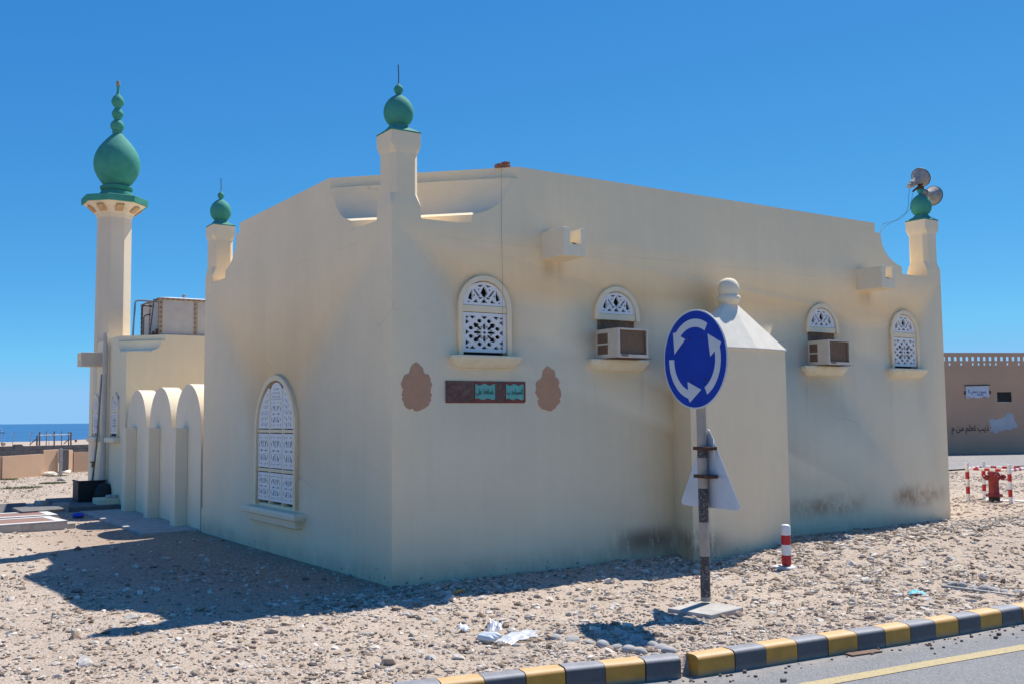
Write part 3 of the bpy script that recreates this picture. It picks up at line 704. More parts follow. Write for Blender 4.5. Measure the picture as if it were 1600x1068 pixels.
# --- shallow prayer niche with faceted white roof and ball finial
nb = [(4.15, .03), (3.86, -.62), (3.98, -.80), (4.87, -.80), (5.55, -.70), (5.42, .03)]
mb = MB(); mb.loft([[Vector((a, b, z)) for a, b in nb] for z in (-.3, 2.665)]); niche = mb.make("prayer_niche", M['wall'], mosque)
ap = Vector((4.86, -.36, 3.40)); mb = MB()
eave = [Vector((4.7 + (a - 4.7) * 1.012, b * 1.015 - (.005 if b < 0 else 0), 2.6655)) for a, b in nb]
topr = [ap.lerp(Vector((p.x, p.y, 2.665)), .10) for p in eave]
mb.loft([eave, [p + Vector((0, 0, .018)) for p in eave], topr]); mb.make("niche_roof", M['roofwhite'], niche)
mb = MB()
fp = [(.10, -.10), (.17, -.085), (.20, -.06), (.225, -.035), (.232, -.005), (.22, .03), (.195, .042), (.188, .05), (.20, .075), (.212, .12), (.205, .175), (.17, .235), (.12, .27), (.06, .287), (.0, .29)]
mb.lathe([(r * .68, z * .94) for r, z in fp], 36, 4.86, -.36, 3.375); mb.make("ball_finial", M['trim'], niche, smooth=R(50))

# --- water spouts on the right wall
def spout(x0, name="water_spout"):
    mb = MB(); x1 = x0 + .33; d = -.45
    mb.box(x0, x0 + .10, d, .03, 3.72, 4.06, .006); 
    a = mb.make(name, M['trim'], mosque)
    mb = MB(); mb.box(x0 + .1005, x1 - .07, d + .002, .03, 3.72, 3.865, .004); mb.make("spout_floor", M['trim'], a)
    mb = MB(); mb.box(x1 - .0695, x1, d, .03, 3.72, 4.06, .006); mb.make("spout_side", M['trim'], a)
    mb = MB()
    mb.lathe([(0, 0), (.05, 0), (.045, .012), (.02, .022), (0, .024)], 9, x0 + .18, d + .06, 3.8655)
    mb.make("silt", M['rust'], a)
    return a
spout(2.04); spout(8.05)

# --- bare plaster patches
def blotch(cx, cz, w, h, seed, bump_top):
    rnd = random.Random(seed); n = 72; pts = []
    for i in range(n):
        a = 2 * math.pi * i / n; x, z = math.sin(a), math.cos(a)
        # barrel body with a small dome on top
        s = 1.0 / max(abs(x) ** 2.6 + abs(z) ** 2.6, 1e-6) ** (1 / 2.6)
        X_, Z_ = x * s * w / 2, z * s * h * .40 - h * .08
        if Z_ > h * .18 and abs(X_) < w * .26: Z_ = h * .30 + math.sqrt(max(0, 1 - (X_ / (w * .27)) ** 2)) * h * .20
        elif Z_ < -h * .30: X_ *= .92
        if abs(Z_ + h * .22) < h * .02: X_ *= .90
        if Z_ < -h * .2: Z_ = -h * .2 + (Z_ + h * .2) * 1.08 * (1 - .1 * abs(X_ / w))
        j = .012; X_ += .010 * math.sin(5 * a + seed) + .006 * math.sin(11 * a + seed * 2); Z_ += .006 * math.sin(7 * a + seed * 3)
        pts.append((cx + X_ + rnd.uniform(-j, j) * .6, cz + Z_ + rnd.uniform(-j, j) * .6))
    me = flat_with_holes(pts, [], .006, on_right(0, -.0015, 0)); return link("bare_plaster_patch", me, M['patch'], mosque)
blotch(.308, 2.165, .38, .53, 3, True); blotch(2.115, 2.155, .36, .53, 5, True)

# --- annex block
AY0, AY1, AT = 12.23, 15.9, 3.68
aprof = [(-.2, 0), (3.30, 0), (3.302, .50), (3.335, .53), (3.37, .62), (3.42, .68), (3.50, .715), (3.555, .72), (3.557, .80), (AT, .81)]
mb = MB(); mb.loft([foot(z, c, 0, 6.0, AY0, AY1) for z, c in aprof]); annex = mb.make("annex_wall", M['annex'], mosque, smooth=R(28))
for j, wy in enumerate((13.12, 15.03)):
    w = link("window", arch_ring(.365, .305, 1.50, 2.09, on_left(-.012, wy, 0), .06), M['trim'], mosque)
    w['label'] = "narrow lattice window of the annex " + ("nearer the arches" if j == 0 else "behind the drain pipes")
    pts = [(-.298, 0), (.298, 0)] + [(.298 * math.cos(math.pi * k / 16), .28 * math.sin(math.pi * k / 16)) for k in range(1, 16)]
    link("lunette_screen", flat_with_holes(pts, lunette_holes(.277), .03, on_left(-.010, wy, 2.105)), M['white'], w)
    mb = MB(); mb.box(-.03, -.004, wy - .303, wy + .303, 2.03, 2.10, .004); mb.make("transom", M['trim'], w)
    lattice_rect(.60, .455, on_left(-.012, wy, 1.795), "lattice_screen", w)
    mb = MB(); mb.box(-.004, .02, wy - .30, wy + .30, 1.51, 2.38); mb.make("pane", M['dark'], w)
    mb = MB(); mb.box(-.14, .02, wy - .45, wy + .45, 1.37, 1.49, .03); mb.make("sill", M['trim'], w)
mb = MB(); mb.box(-.52, .01, 14.20, 14.30, 3.08, 3.39, .006); mb.box(-.52, .01, 14.55, 14.65, 3.08, 3.39, .006); mb.box(-.515, .01, 14.302, 14.548, 3.08, 3.20, .004); mb.make("water_spout", M['minaret'], mosque)

# --- arcade of three closed arches between hall and annex
for k in range(3):
    yc = 7.725 + 1.795 * k
    pts = arch_pts(.775, -.1, 1.68, 26)
    me = flat_with_holes(pts, [], .30, on_left(.16, yc, 0)); a = link("arcade_arch", me, M['trim'], mosque)
    mb = MB(); mb.box(-.20, .008, yc - .02, yc + .26, -.1, 1.70, .006); mb.make("pilaster", M['trim'], a)
mb = MB(); mb.box(.03, .14, LY - .1, 12.3, -.1, .38); mb.make("arcade_base", M['trim'], mosque)
mb = MB(); mb.box(.24, .30, LY - .02, 12.25, -.1, 1.72); mb.make("arcade_backing", M['minaret'], mosque)
mb = MB(); mb.box(.9, 1.1, LY - .02, 12.25, -.1, 1.9); mb.make("courtyard_wall", M['annex'], mosque)
mb = MB(); mb.box(-.9, .02, 7.0, 12.0, -.1, .035, .01); mb.make("apron", M['concrete'], mosque)

# --- minaret
MX, MY = .365, 15.3
def octo(r, z, n=8, off=math.pi / 8): return [Vector((MX + r / math.cos(math.pi / 8) * math.cos(off + i * math.pi / 4), MY + r / math.cos(math.pi / 8) * math.sin(off + i * math.pi / 4), z)) for i in range(n)]
mb = MB(); mb.loft([octo(r, z) for r, z in ((.62, -.2), (.62, .22), (.385, .50), (.375, 3.6), (.362, 6.70))]); mn = mb.make("minaret", M['minaret'], mosque)
mb = MB(); mb.loft([octo(r, z) for r, z in ((.362, 6.66), (.40, 6.76), (.50, 6.88), (.66, 6.995), (.66, 7.01))]); mb.make("flared_collar", M['minaret'], mn)
for i in range(8):
    an = i * math.pi / 4; dx, dy = math.cos(an), math.sin(an)
    for off in (0.0,):
        m4 = Matrix.Translation((MX + dx * .50, MY + dy * .50, 6.90)) @ Matrix.Rotation(an, 4, 'Z') @ Matrix.Rotation(R(-38), 4, 'Y')
        mb = MB(); mb.box(-.10, .11, -.085, .085, -.07, .035, .008, mat=m4); o = mb.make("bracket", M['ochre'], mn)
mb = MB(); mb.loft([octo(r, z) for r, z in ((.70, 7.0), (.705, 7.01), (.705, 7.145), (.69, 7.155), (.40, 7.20))]); mb.make("gallery_slab", M['green'], mn)
s_ = .0151 / 4.27 * 1.0 * 4.27
dome = [(.0, 7.17), (.372, 7.18), (.375, 7.29), (.36, 7.315), (.32, 7.325), (.31, 7.345), (.355, 7.37), (.375, 7.41), (.37, 7.45), (.33, 7.475), (.285, 7.485), (.30, 7.50),
        (.36, 7.57), (.44, 7.69), (.50, 7.82), (.528, 7.95), (.53, 8.06), (.515, 8.17), (.475, 8.29), (.41, 8.41), (.33, 8.52), (.245, 8.62), (.17, 8.70), (.115, 8.76), (.10, 8.775)]
mb = MB(); mb.lathe(dome, 56, MX + .03, MY, 0); mb.make("onion_dome", M['green'], mn, smooth=R(35))
stack = [(.09, 8.76), (.115, 8.785), (.118, 8.81), (.10, 8.83), (.12, 8.85), (.155, 8.91), (.158, 8.965), (.145, 9.02), (.10, 9.075), (.065, 9.095), (.08, 9.12), (.13, 9.22), (.138, 9.25), (.125, 9.29), (.075, 9.38), (.06, 9.405), (.085, 9.425),
         (.135, 9.49), (.148, 9.545), (.14, 9.60), (.105, 9.67), (.06, 9.715), (.04, 9.745), (.032, 9.80), (.032, 9.92), (.045, 9.94), (.045, 9.955), (.0, 9.96)]
mb = MB(); mb.lathe(stack, 32, MX + .02, MY, .01); mb.make("stacked_finial", M['green'], mn, smooth=R(35))
mb = MB(); mb.lathe([(.038, 9.955), (.045, 9.97), (.045, 10.05), (.03, 10.08), (0, 10.085)], 16, MX + .02, MY, 0); mb.make("beacon_lamp", M['rockbrown'], mn, smooth=R(50))

# ------------------------------------------------------------------ things on the mosque
def ac(x0, dpt, lab, w=.485):
    a = thing("air_conditioner", lab, "air conditioner", (x0 + w / 2, 0, 2.535), 0, "air conditioners in the wall")
    z0, z1 = 0, .36; y = -dpt; h = w / 2
    mb = MB()  # casing frame pieces
    mb.box(-h, h, y, .20, z0, z0 + .012); mb.box(-h, h, y, .20, z1 - .012, z1); 
    mb.box(-h, -h + .012, y + .0, y + .20, z0 + .013, z1 - .013); mb.box(-h, -h + .012, -.02, .2, z0 + .013, z1 - .013)
    mb.box(-h, -h + .012, y + .201, -.021, z0 + .013, z0 + .05); mb.box(-h, -h + .012, y + .201, -.021, z1 - .05, z1 - .013); mb.box(-h, -h + .012, y + .201, -.021, .165, .185)
    mb.box(h - .012, h, y, .2, z0 + .013, z1 - .013)
    mb.box(-h + .013, -h + .03, y, y + .02, z0 + .013, z1 - .013); mb.box(h - .024, h - .013, y, y + .02, z0 + .013, z1 - .013)
    mb.box(-h + .031, h - .025, y, y + .02, z0 + .013, z0 + .04); mb.box(-h + .031, h - .025, y, y + .02, z1 - .022, z1 - .013)
    mb.make("casing", M['ac_body'], a)
    mb = MB(); mb.box(-h + .016, h - .014, y + .045, .19, z0 + .014, z1 - .014); mb.make("coil", M['ac_coil'], a)
    mb = MB()
    for k in range(16): 
        xx = -h + .036 + k * (w - .066) / 15.0; mb.box(xx - .0012, xx + .0012, y + .012, y + .016, z0 + .04, z1 - .022)
    for k in range(9):
        zz = z0 + .055 + k * (z1 - .09) / 8; mb.box(-h + .031, h - .025, y + .008, y + .0115, zz - .0012, zz + .0012)
    mb.make("guard_grille", M['grate'], a)
    for zz in (.055, .19):
        mb = MB()
        for k in range(8): mb.box(-h + .004, -h + .0135, y + .205, -.025, zz + k * .0135, zz + k * .0135 + .008)
        mb.make("side_louvre", M['ac_brown'], a)
    mb = MB(); mb.box(-h + .048, -h + .16, y - .003, y - .0005, z0 + .016, z0 + .036); mb.make("rusty_sticker", M['tilered'], a)
    mb = MB(); mb.box(-h - .005, h + .09, y + .02, .0, -.004, -.0005); mb.make("drip_tray", M['rust'], a)
    return a
ac(2.865, .43, "window air conditioner under the fanlight nearest the tile strip, brown side louvres")
ac(6.86, .37, "window air conditioner to the right of the niche, between niche and last window")
# dark timber frame in the gap above each unit
for wx, l in ((3.205, "brown board closing the gap above the near air conditioner"), (7.18, "brown board closing the gap above the far air conditioner")):
    mb = MB(); mb.box(wx - .312, wx + .312, .03, .05, 2.90, 3.03); mb.box(wx - .312, wx - .285, -.01, .028, 2.54, 3.03)
    tag(mb.make("filler_board", M['filler']), l, "board")

# tile strip with Arabic lettering
pl = thing("tile_sign", "strip of brown wall tiles with two teal panels of Arabic script under the first window", "sign", (0, 0, 0))
def tile(x0, x1, mat): 
    mb = MB(); mb.box(x0, x1, -.018, .01, 2.0, 2.238, .003); return mb.make("tile", mat, pl)
def wavy(x0, x1, z0, z1, n=16):
    pts = []
    for i in range(n + 1): t_ = i / n; pts.append((x0 + (x1 - x0) * t_, z0 + .010 * math.sin(t_ * 4 * math.pi)))
    for i in range(n + 1): t_ = 1 - i / n; pts.append((x0 + (x1 - x0) * t_, z1 + .010 * math.sin(t_ * 4 * math.pi + 2)))
    return pts
tile(.677, 1.052, M['tile_brown']); t1 = tile(1.056, 1.335, M['tile_red']); tile(1.337, 1.478, M['tile_brown']); t2 = tile(1.481, 1.768, M['tile_red'])
link("teal_panel", flat_with_holes(wavy(1.062, 1.332, 2.032, 2.198), [], .004, on_right(0, -.021, 0)), M['tile_teal'], t1)
link("teal_panel", flat_with_holes(wavy(1.486, 1.733, 2.030, 2.200), [], .004, on_right(0, -.021, 0)), M['tile_teal'], t2)
link("lettering", text_mesh("..فحافظ على", .085, on_right(1.197, -.0245, 2.115), .0006, .25), M['black'], t1)
link("lettering", text_mesh("المساجد ب", .085, on_right(1.608, -.0245, 2.115), .0006, .225), M['black'], t2)
mb = MB(); mb.box(.677, 1.768, -.004, .005, 1.985, 1.998); mb.make("grout_edge", M['tile_red'], pl)

# bricks lying on the parapet
mb = MB(); mb.box(1.50, 1.68, .12, .21, 4.831, 4.875, .004); o = mb.make("loose_brick", M['brick']); tag(o, "longer reddish brick lying on the parapet top above the first window", "brick")
mb = MB(); mb.box(1.58, 1.66, .10, .2, 4.876, 4.905, .004); o = mb.make("loose_brick", M['brick']); tag(o, "small broken brick piece on top of the longer brick on the parapet", "brick")
# cable down the wall
mb = MB(); mb.tube([(1.46, -.012, 4.84), (1.452, -.012, 4.5), (1.45, -.012, 4.0), (1.446, -.03, 3.5), (1.44, -.034, 3.0), (1.44, -.034, 2.75), (1.42, -.04, 2.58), (1.40, -.02, 2.545)], .0015, 5)
tag(mb.make("cable", M['dpipe']), "thin dark cable hanging down the wall from the parapet bricks to the window", "cable")

# loudspeakers
def horn_speaker(loc, direction, roll_, lab, L=.30, Rm=.165):
    a = thing("loudspeaker", lab, "loudspeaker", loc, 0, "horn loudspeakers on the corner pillar")
    q = Vector(direction).normalized().to_track_quat('Z', 'Y'); a.rotation_mode = 'QUATERNION'; a.rotation_quaternion = q
    th = .004
    out = [(.045, -.02), (.05, 0), (.055, .05), (.075, .12), (.105, .18), (.14, .235), (Rm - .004, .265), (Rm, .275)]
    mb = MB(); mb.lathe(out + [(Rm - .006, .276)] + [(r - th, z + .001) for r, z in reversed(out[1:-1])], 36); mb.make("horn", M['horn'], a, smooth=R(40))
    mb = MB(); mb.lathe([(Rm - .003, .268), (Rm + .005, .270), (Rm + .006, .280), (Rm - .003, .282), (Rm - .010, .276)], 36); mb.make("rim", M['blackrub'], a, smooth=R(50))
    mb = MB(); mb.lathe([(0, -.17), (.035, -.168), (.042, -.155), (.042, -.07), (.058, -.065), (.06, -.018), (.04, -.015), (0, -.014)], 20); mb.make("driver", M['horn'], a, smooth=R(40))
    mb = MB(); mb.lathe([(0, .05), (.028, .06), (.036, .12), (.03, .17), (0, .18)], 16); mb.make("inner_horn", M['horn'], a, smooth=R(40))
    return a
CX, CY = LX - .186, .186
right = Vector((.83, -.557, 0)); fwd = Vector((.557, .83, 0)); up = Vector((0, 0, 1))
base = Vector((CX, CY, 5.62))
p1 = base + right * (-.10) + up * .085 + fwd * .03; p2 = base + right * .14 + up * (-.08) + fwd * .10
horn_speaker(p1, right * .80 + up * .55 + fwd * .62, 0, "upper horn loudspeaker above the green bulb, driver pointing down left")
horn_speaker(p2, right * .75 + up * .0 + fwd * .75, 0, "lower horn loudspeaker to the right of the green bulb, dark rim")
br = thing("speaker_bracket", "rusty steel bracket holding both loudspeakers on the green bulb", "bracket", (0, 0, 0))
mb = MB(); mb.tube([base + right * (-.13) + up * (-.07), base + right * .0 + up * .04, base + right * .04 + up * .06], .018, 6); mb.make("arm", M['rust'], br)
mb = MB(); mb.tube([base + right * -.02 + up * .06 + fwd * .02, base + right * .09 + up * (-.04) + fwd * .05, base + right * .17 + up * (-.07) + fwd * .08], .018, 6); mb.make("arm", M['rust'], br)
mb = MB(); mb.lathe([(.06, -.03), (.062, .01), (.05, .02)], 16, *base); mb.make("clamp", M['rust'], br)
c1 = [base + right * -.17 + up * .02, base + right * -.20 + up * -.15, base + right * -.21 + up * -.30, base + right * -.25 + up * -.42, base + right * -.42 + up * -.55, base + right * -.66 + up * -.62, Vector((8.80, .1, 4.70))]
mb = MB(); mb.tube(c1, .0035, 5); mb.make("speaker_wire", M['dpipe'], br)
c2 = [base + right * -.13 + up * -.09, base + right * -.16 + up * -.25, base + right * -.18 + up * -.36, base + right * -.33 + up * -.52, base + right * -.60 + up * -.64, Vector((8.82, .12, 4.69))]
mb = MB(); mb.tube(c2, .003, 5); mb.make("speaker_wire", M['dpipe'], br)

# water tank on the annex roof
tk = thing("water_tank", "beige panel water tank with bolted flanges on the annex roof beside the minaret", "water tank", (0, 0, 0))
TX0, TX1, TY0, TY1, TZ0, TZ1 = .82, 2.42, 12.85, 14.45, AT + .06, AT + .86
mb = MB(); mb.box(TX0, TX1, TY0, TY1, TZ0, TZ1, .01); mb.make("tank_shell", M['tank'], tk)
for x0, x1, y0, y1 in ((TX0 - .012, TX0 + .07, TY0 - .012, TY0 + .0), (TX0 - .012, TX0, TY0 + .001, TY0 + .07), (TX0 - .012, TX0, TY1 - .07, TY1), (TX0 - .012, TX0, (TY0 + TY1) / 2 - .03, (TY0 + TY1) / 2 + .03), (TX1 - .07, TX1 + .012, TY0 - .012, TY0), ((TX0 + TX1) / 2 - .04, (TX0 + TX1) / 2 + .04, TY0 - .012, TY0)):
    mb = MB(); mb.box(x0, x1, y0, y1, TZ0, TZ1 - .045); mb.make("flange", M['tankflange'], tk)
mb = MB(); mb.box(TX0 - .02, TX1 + .02, TY0 - .02, TY1 + .02, TZ1 - .044, TZ1 + .004, .004); mb.make("top_flange", M['tankflange'], tk)
mb = MB(); mb.loft([[Vector((TX0 + a, TY0 + a, z)), Vector((TX1 - a, TY0 + a, z)), Vector((TX1 - a, TY1 - a, z)), Vector((TX0 + a, TY1 - a, z))] for a, z in ((.0, TZ1 + .005), (.0, TZ1 + .015), (.35, TZ1 + .07), (.6, TZ1 + .08))]); mb.make("lid", M['tanklid'], tk)
mb = MB(); mb.lathe([(.0, 0), (.03, .0), (.03, .05), (.05, .06), (.045, .10), (0, .12)], 12, TX0 + .70, TY0 + .6, TZ1 + .07); mb.make("vent", M['gpipe'], tk, smooth=R(40))
bolts = MB()
for k in range(7):
    z = TZ0 + .06 + k * .105
    for (a, b) in ((TX0 + .03, TY0 - .016), (TX1 - .03, TY0 - .016), ((TX0 + TX1) / 2 - .02, TY0 - .016)): bolts.box(a - .012, a + .012, b - .006, b + .004, z - .012, z + .012)
    for b in (TY0 + .035, (TY0 + TY1) / 2, TY1 - .035): bolts.box(TX0 - .022, TX0 - .011, b - .014, b + .014, z - .012, z + .012)
for k in range(14):
    a = TX0 + .06 + k * .115; bolts.box(a - .012, a + .012, TY0 - .030, TY0 - .019, TZ1 - .03, TZ1 - .008); b = TY0 + .06 + k * .115; bolts.box(TX0 - .030, TX0 - .019, b - .014, b + .014, TZ1 - .03, TZ1 - .008)
o = bolts.make("bolts", M['rust'], tk); o['kind'] = 'stuff'
mb = MB(); mb.box(TX0 - .1, TX1 + .1, TY0 - .05, TY1 + .1, AT + .001, TZ0 - .001); mb.make("plinth", M['concrete'], tk)
def pipe(pts, r, mat, lab, cat="pipe", name="water_pipe", seg=10):
    mb = MB(); mb.tube(pts, r, seg); return tag(mb.make(name, mat, smooth=R(60)), lab, cat)
# pipes feeding the tank
pipe([(.30, 13.0, AT), (.36, 13.1, 4.42), (.38, 13.12, 4.47), (.46, 13.12, 4.49), (1.1, 13.0, 4.47), (1.13, 12.8, 4.40)][:5], .02, M['gpipe'], "grey pipe rising from the annex roof edge and bending over the tank")
pipe([(.56, 13.3, AT), (.56, 13.3, 4.36), (.58, 13.3, 4.40), (.64, 13.3, 4.405), (.83, 13.5, 4.41)], .018, M['dpipe'], "thicker black pipe with a square bend at the tank side")
pipe([(.66, 13.55, AT), (.66, 13.55, 4.17), (.68, 13.55, 4.2), (.81, 13.6, 4.25)], .013, M['dpipe'], "thin black pipe running up beside the tank side")
pipe([(.60, 12.75, AT + .02), (.69, 12.80, 4.50)], .012, M['dpipe'], "slanting black rod leaning on the tank corner", "rod", "leaning_rod")
mb = MB(); mb.box(.60, .80, 12.75, 12.82, AT, AT + .05, .01); mb.lathe([(0, 0), (.03, 0), (.03, .12), (0, .13)], 10, .76, 12.80, AT + .04); mb.box(.66, .71, 12.76, 12.82, AT + .05, AT + .11, .008)
tag(mb.make("pump_valve", M['rust']), "small rusty valve at the foot of the tank", "valve")
# drain pipes on the annex wall
pipe([(-.10, 13.78, .30), (-.10, 13.78, 3.80)], .055, M['pvc'], "thick beige drain pipe standing against the annex wall", "pipe", "drain_pipe", 16)
pipe([(-.07, 14.12, .30), (-.055, 14.08, 3.05), (-.05, 14.08, 3.45), (-.02, 14.08, 3.5)], .024, M['gpipe'], "slim grey pipe left of the thick drain pipe")
pipe([(-.13, 14.9, .12), (-.11, 14.45, 1.3), (-.08, 14.20, 2.9)], .022, M['gpipe'], "slightly leaning grey pipe in front of the second annex window")
pipe([(-.06, 13.95, .15), (-.05, 13.94, 3.7)], .013, M['rust'], "thin dark cable pipe between the grey and beige pipes")
mb = MB(); mb.lathe([(0, -.05), (.035, -.05), (.035, .05), (0, .05)], 10, -.14, 14.62, .86); mb.box(-.20, -.10, 14.55, 14.69, .90, .93, .008); mb.box(-.19, -.12, 14.50, 14.60, .80, .86, .01)
tag(mb.make("tap_valve", M['brass']), "brass tap valve on the leaning grey pipe", "valve")
mb = MB(); mb.box(-.42, -.005, 12.62, 13.22, -.05, .21, .012); tag(mb.make("plinth_block", M['annex']), "low plastered block at the foot of the beige drain pipe", "block")
mb = MB(); mb.tube([(-.05, 12.68, .24), (-.12, 12.8, .25), (-.2, 12.9, .235)], .04, 8); tag(mb.make("bent_rubble", M['concrete'], smooth=R(60)), "broken pipe stub lying on the plastered block", "rubble")
# black bin and concrete steps
bn = thing("water_trough", "black open container standing at the corner of the annex", "container", (-.34, 14.0, .10))
mb = MB()
for x0, x1, y0, y1 in ((-.28, .28, -.3, -.27), (-.28, .28, .27, .3), (-.28, -.25, -.269, .269), (.25, .28, -.269, .269)): mb.box(x0, x1, y0, y1, .0, .42, .004)
mb.make("side_wall", M['blackrub'], bn)
mb = MB(); mb.box(-.24, .24, -.26, .26, .0, .03); mb.make("floor", M['blackrub'], bn)
mb = MB(); mb.box(-.30, .30, -.32, -.27, .421, .45, .008); mb.box(-.30, -.25, -.269, .32, .421, .45, .008); mb.make("rim", M['blackrub'], bn)
mb = MB(); mb.lathe([(0, 0), (.17, .0), (.22, .1), (.20, .25), (.12, .36), (0, .40)], 14, -.12, 13.55, .10); tag(mb.make("black_sack", M['blackrub'], smooth=R(60)), "slumped black sack between the container and the pipes", "sack")
mb = MB(); mb.box(-1.0, -.02, 12.4, 15.4, -.1, .09, .012); tag(mb.make("concrete_step", M['stepped']), "dark wet concrete slab under the black container", "slab")
mb = MB(); mb.lathe([(0, 0), (.09, .005), (.12, .04), (.10, .08), (.05, .10), (0, .105)], 20, -1.13, 10.9, .0); tag(mb.make("blue_bowl", M['bluepl'], smooth=R(60)), "small blue plastic bowl in the shade near the slab", "bowl")

# covers / slabs at the far left
def slab(x0, x1, y0, y1, z0, z1, lab, rz=0.0, plate=True):
    cx, cy = (x0 + x1) / 2, (y0 + y1) / 2
    a = thing("cover_slab", lab, "slab", (cx, cy, 0), rz); w, d = (x1 - x0) / 2, (y1 - y0) / 2
    mb = MB(); mb.box(-w, w, -d, d, z0, z1, .012); mb.make("slab_base", M['concrete'], a)
    fr_ = MB(); fr_.box(-w, w, -d, -d + .16, z1 + .001, z1 + .015); fr_.box(-w, w, d - .16, d, z1 + .001, z1 + .015); fr_.box(-w, -w + .16, -d + .161, d - .161, z1 + .001, z1 + .015); fr_.box(w - .16, w, -d + .161, d - .161, z1 + .001, z1 + .015); fr_.make("painted_rim", M['concrete_l'], a)
    mb = MB(); mb.box(-w + .162, w - .162, -d + .162, d - .162, z1 + .001, z1 + .010); mb.make("cover_plate", M['tilered'], a)
    return a
slab(-3.45, -1.72, 8.85, 10.00, -.1, .12, "low concrete slab with reddish cover plate, nearest on the left", .09)
slab(-3.5, -1.62, 10.25, 11.30, -.1, .12, "second concrete slab with reddish plate behind the first", .05)
mb = MB(); mb.box(-.75, .75, -.02, .02, .0, .42, .006, mat=Matrix.Translation((-2.55, 12.3, .0)) @ Matrix.Rotation(R(-62), 4, 'X')); tag(mb.make("metal_lid", M['stepped']), "dark lid leaning behind the concrete slabs", "lid")
mb = MB(); mb.box(-.4, .4, -.25, .25, .0, .05, .006, mat=Matrix.Translation((-1.75, 11.4, .135)) @ Matrix.Rotation(.2, 4, 'Z') @ Matrix.Rotation(R(6), 4, 'X')); tag(mb.make("dark_plate", M['stepped']), "flat dark plate lying on the rear slab corner", "plate")
def cblock(x, y, w, d, h, rz, lab, ti=0.0):
    mb = MB(); mb.box(-w / 2, w / 2, -d / 2, d / 2, -.02, h, .012, mat=Matrix.Translation((x, y, float(H(x, y)))) @ Matrix.Rotation(rz, 4, 'Z') @ Matrix.Rotation(ti, 4, 'Y')); return tag(mb.make("concrete_block", M['concrete']), lab, "block")
cblock(-1.36, 13.6, .20, .22, .19, .5, "upright concrete block standing behind the slabs")
cblock(-1.08, 13.5, .15, .2, .10, .9, "small tilted concrete block near the black container", .5)
cblock(-1.64, 9.05, .17, .2, .10, .3, "pale broken block at the right end of the nearest slab")
cblock(-1.15, 12.55, .3, .12, .2, 0, "dark block at the edge of the shaded slab")

# ------------------------------------------------------------------ roundabout sign
PX, PY = 1.869, -2.839
sg = thing("traffic_sign", "blue round roundabout sign on a weathered pole with a triangle sign seen from behind", "road sign", (0, 0, 0))
mb = MB(); mb.tube([(PX, PY, .06), (PX, PY, 2.78)], .047, 20); mb.make("pole", M['pole'], sg, smooth=R(60))
rz = R(8)
mb = MB(); mb.box(-.25, .27, -.24, .24, -.05, .04, .008, mat=Matrix.Translation((PX - .17, PY - .16, .0)) @ Matrix.Rotation(R(10), 4, 'Z')); 
mb.make("base_slab", M['concrete'], sg)
# sign frame: local u to the viewer's right (toward -Y), v up, facing -X
AZ = R(173 + 2); nrm = Vector((math.cos(AZ), math.sin(AZ), 0)); ux = Vector((0, 0, 1)).cross(nrm).normalized()
def face_m(off, zc, side=1.0, shift=0.0):
    n_ = nrm; u = ux
    o = Vector((PX, PY, zc)) + n_ * off + u * shift
    return Matrix(((u.x, 0, n_.x, o.x), (u.y, 0, n_.y, o.y), (0, 1, 0, o.z), (0, 0, 0, 1)))
RD = .475; ZD = 2.352
circ = lambda r, n=64: [(r * math.cos(2 * math.pi * i / n), r * math.sin(2 * math.pi * i / n)) for i in range(n)]
disc = link("disc", flat_with_holes(circ(RD), [], .006, face_m(.062, ZD), .002), M['signwhite'], sg)
link("blue_field", flat_with_holes(circ(RD * .973), [], .002, face_m(.0672, ZD)), M['blue'], disc)
for k in range(3):
    ro = k * 2 * math.pi / 3; pts = []
    def pp(r, deg): a = R(deg) + ro; return (RD * r * math.cos(a), RD * r * math.sin(a))
    for d in range(0, 13): pts.append(pp(.815, 58 + d * 6.4))
    pts += [pp(.885, 139), pp(.65, 168), pp(.50, 123)]
    for d in range(0, 11): pts.append(pp(.65, 131 - d * 7.3))
    link("arrow", flat_with_holes(pts, [], .0015, face_m(.0695, ZD)), M['signwhite'], disc)
for u, v in ((-.17, .42), (.25, .43), (-.10, -.42), (.33, -.42)):
    mb = MB(); mb.lathe([(.009, 0), (.009, .006), (0, .008)], 8, mat=face_m(.0690, ZD) @ Matrix.Translation((u * RD, v * RD, 0))); mb.make("bolt", M['rust'], disc)
tri_c = Vector((0, 0, 0)); TS = .90; hh = TS * math.sqrt(3) / 2; rc = .035
def tri_pts():
    co = [(-TS / 2, 0), (TS / 2, 0), (0, hh)]; out = []
    cen = (0, hh / 3)
    for i, (a, b) in enumerate(co):
        d = math.hypot(a - cen[0], b - cen[1]); ca = a + (cen[0] - a) / d * rc * 2; cb = b + (cen[1] - b) / d * rc * 2
        base_a = math.atan2(b - cen[1], a - cen[0])
        for k in range(-3, 4): out.append((ca + rc * math.cos(base_a + k * R(20)), cb + rc * math.sin(base_a + k * R(20))))
    return out
link("triangle_sign", flat_with_holes(tri_pts(), [], .005, face_m(-.064, .935, shift=.015), .001), M['signback'], sg)
mb = MB(); mb.box(-.03, .03, -.001, .012, 0.0, .62); me = mb.done(); 
st = link("stiffener", flat_with_holes([(-.055, .02), (.075, .02), (.075, .66), (-.055, .66)], [], .004, face_m(-.058, .935, shift=.03)), M['signback'], sg)
for zz in (1.50, 1.235):
    mb = MB(); m4 = face_m(0, zz)
    mb.box(-.07, .16, -.016, .016, -.052, .055, .003, mat=m4); mb.make("clamp", M['rust'], sg)

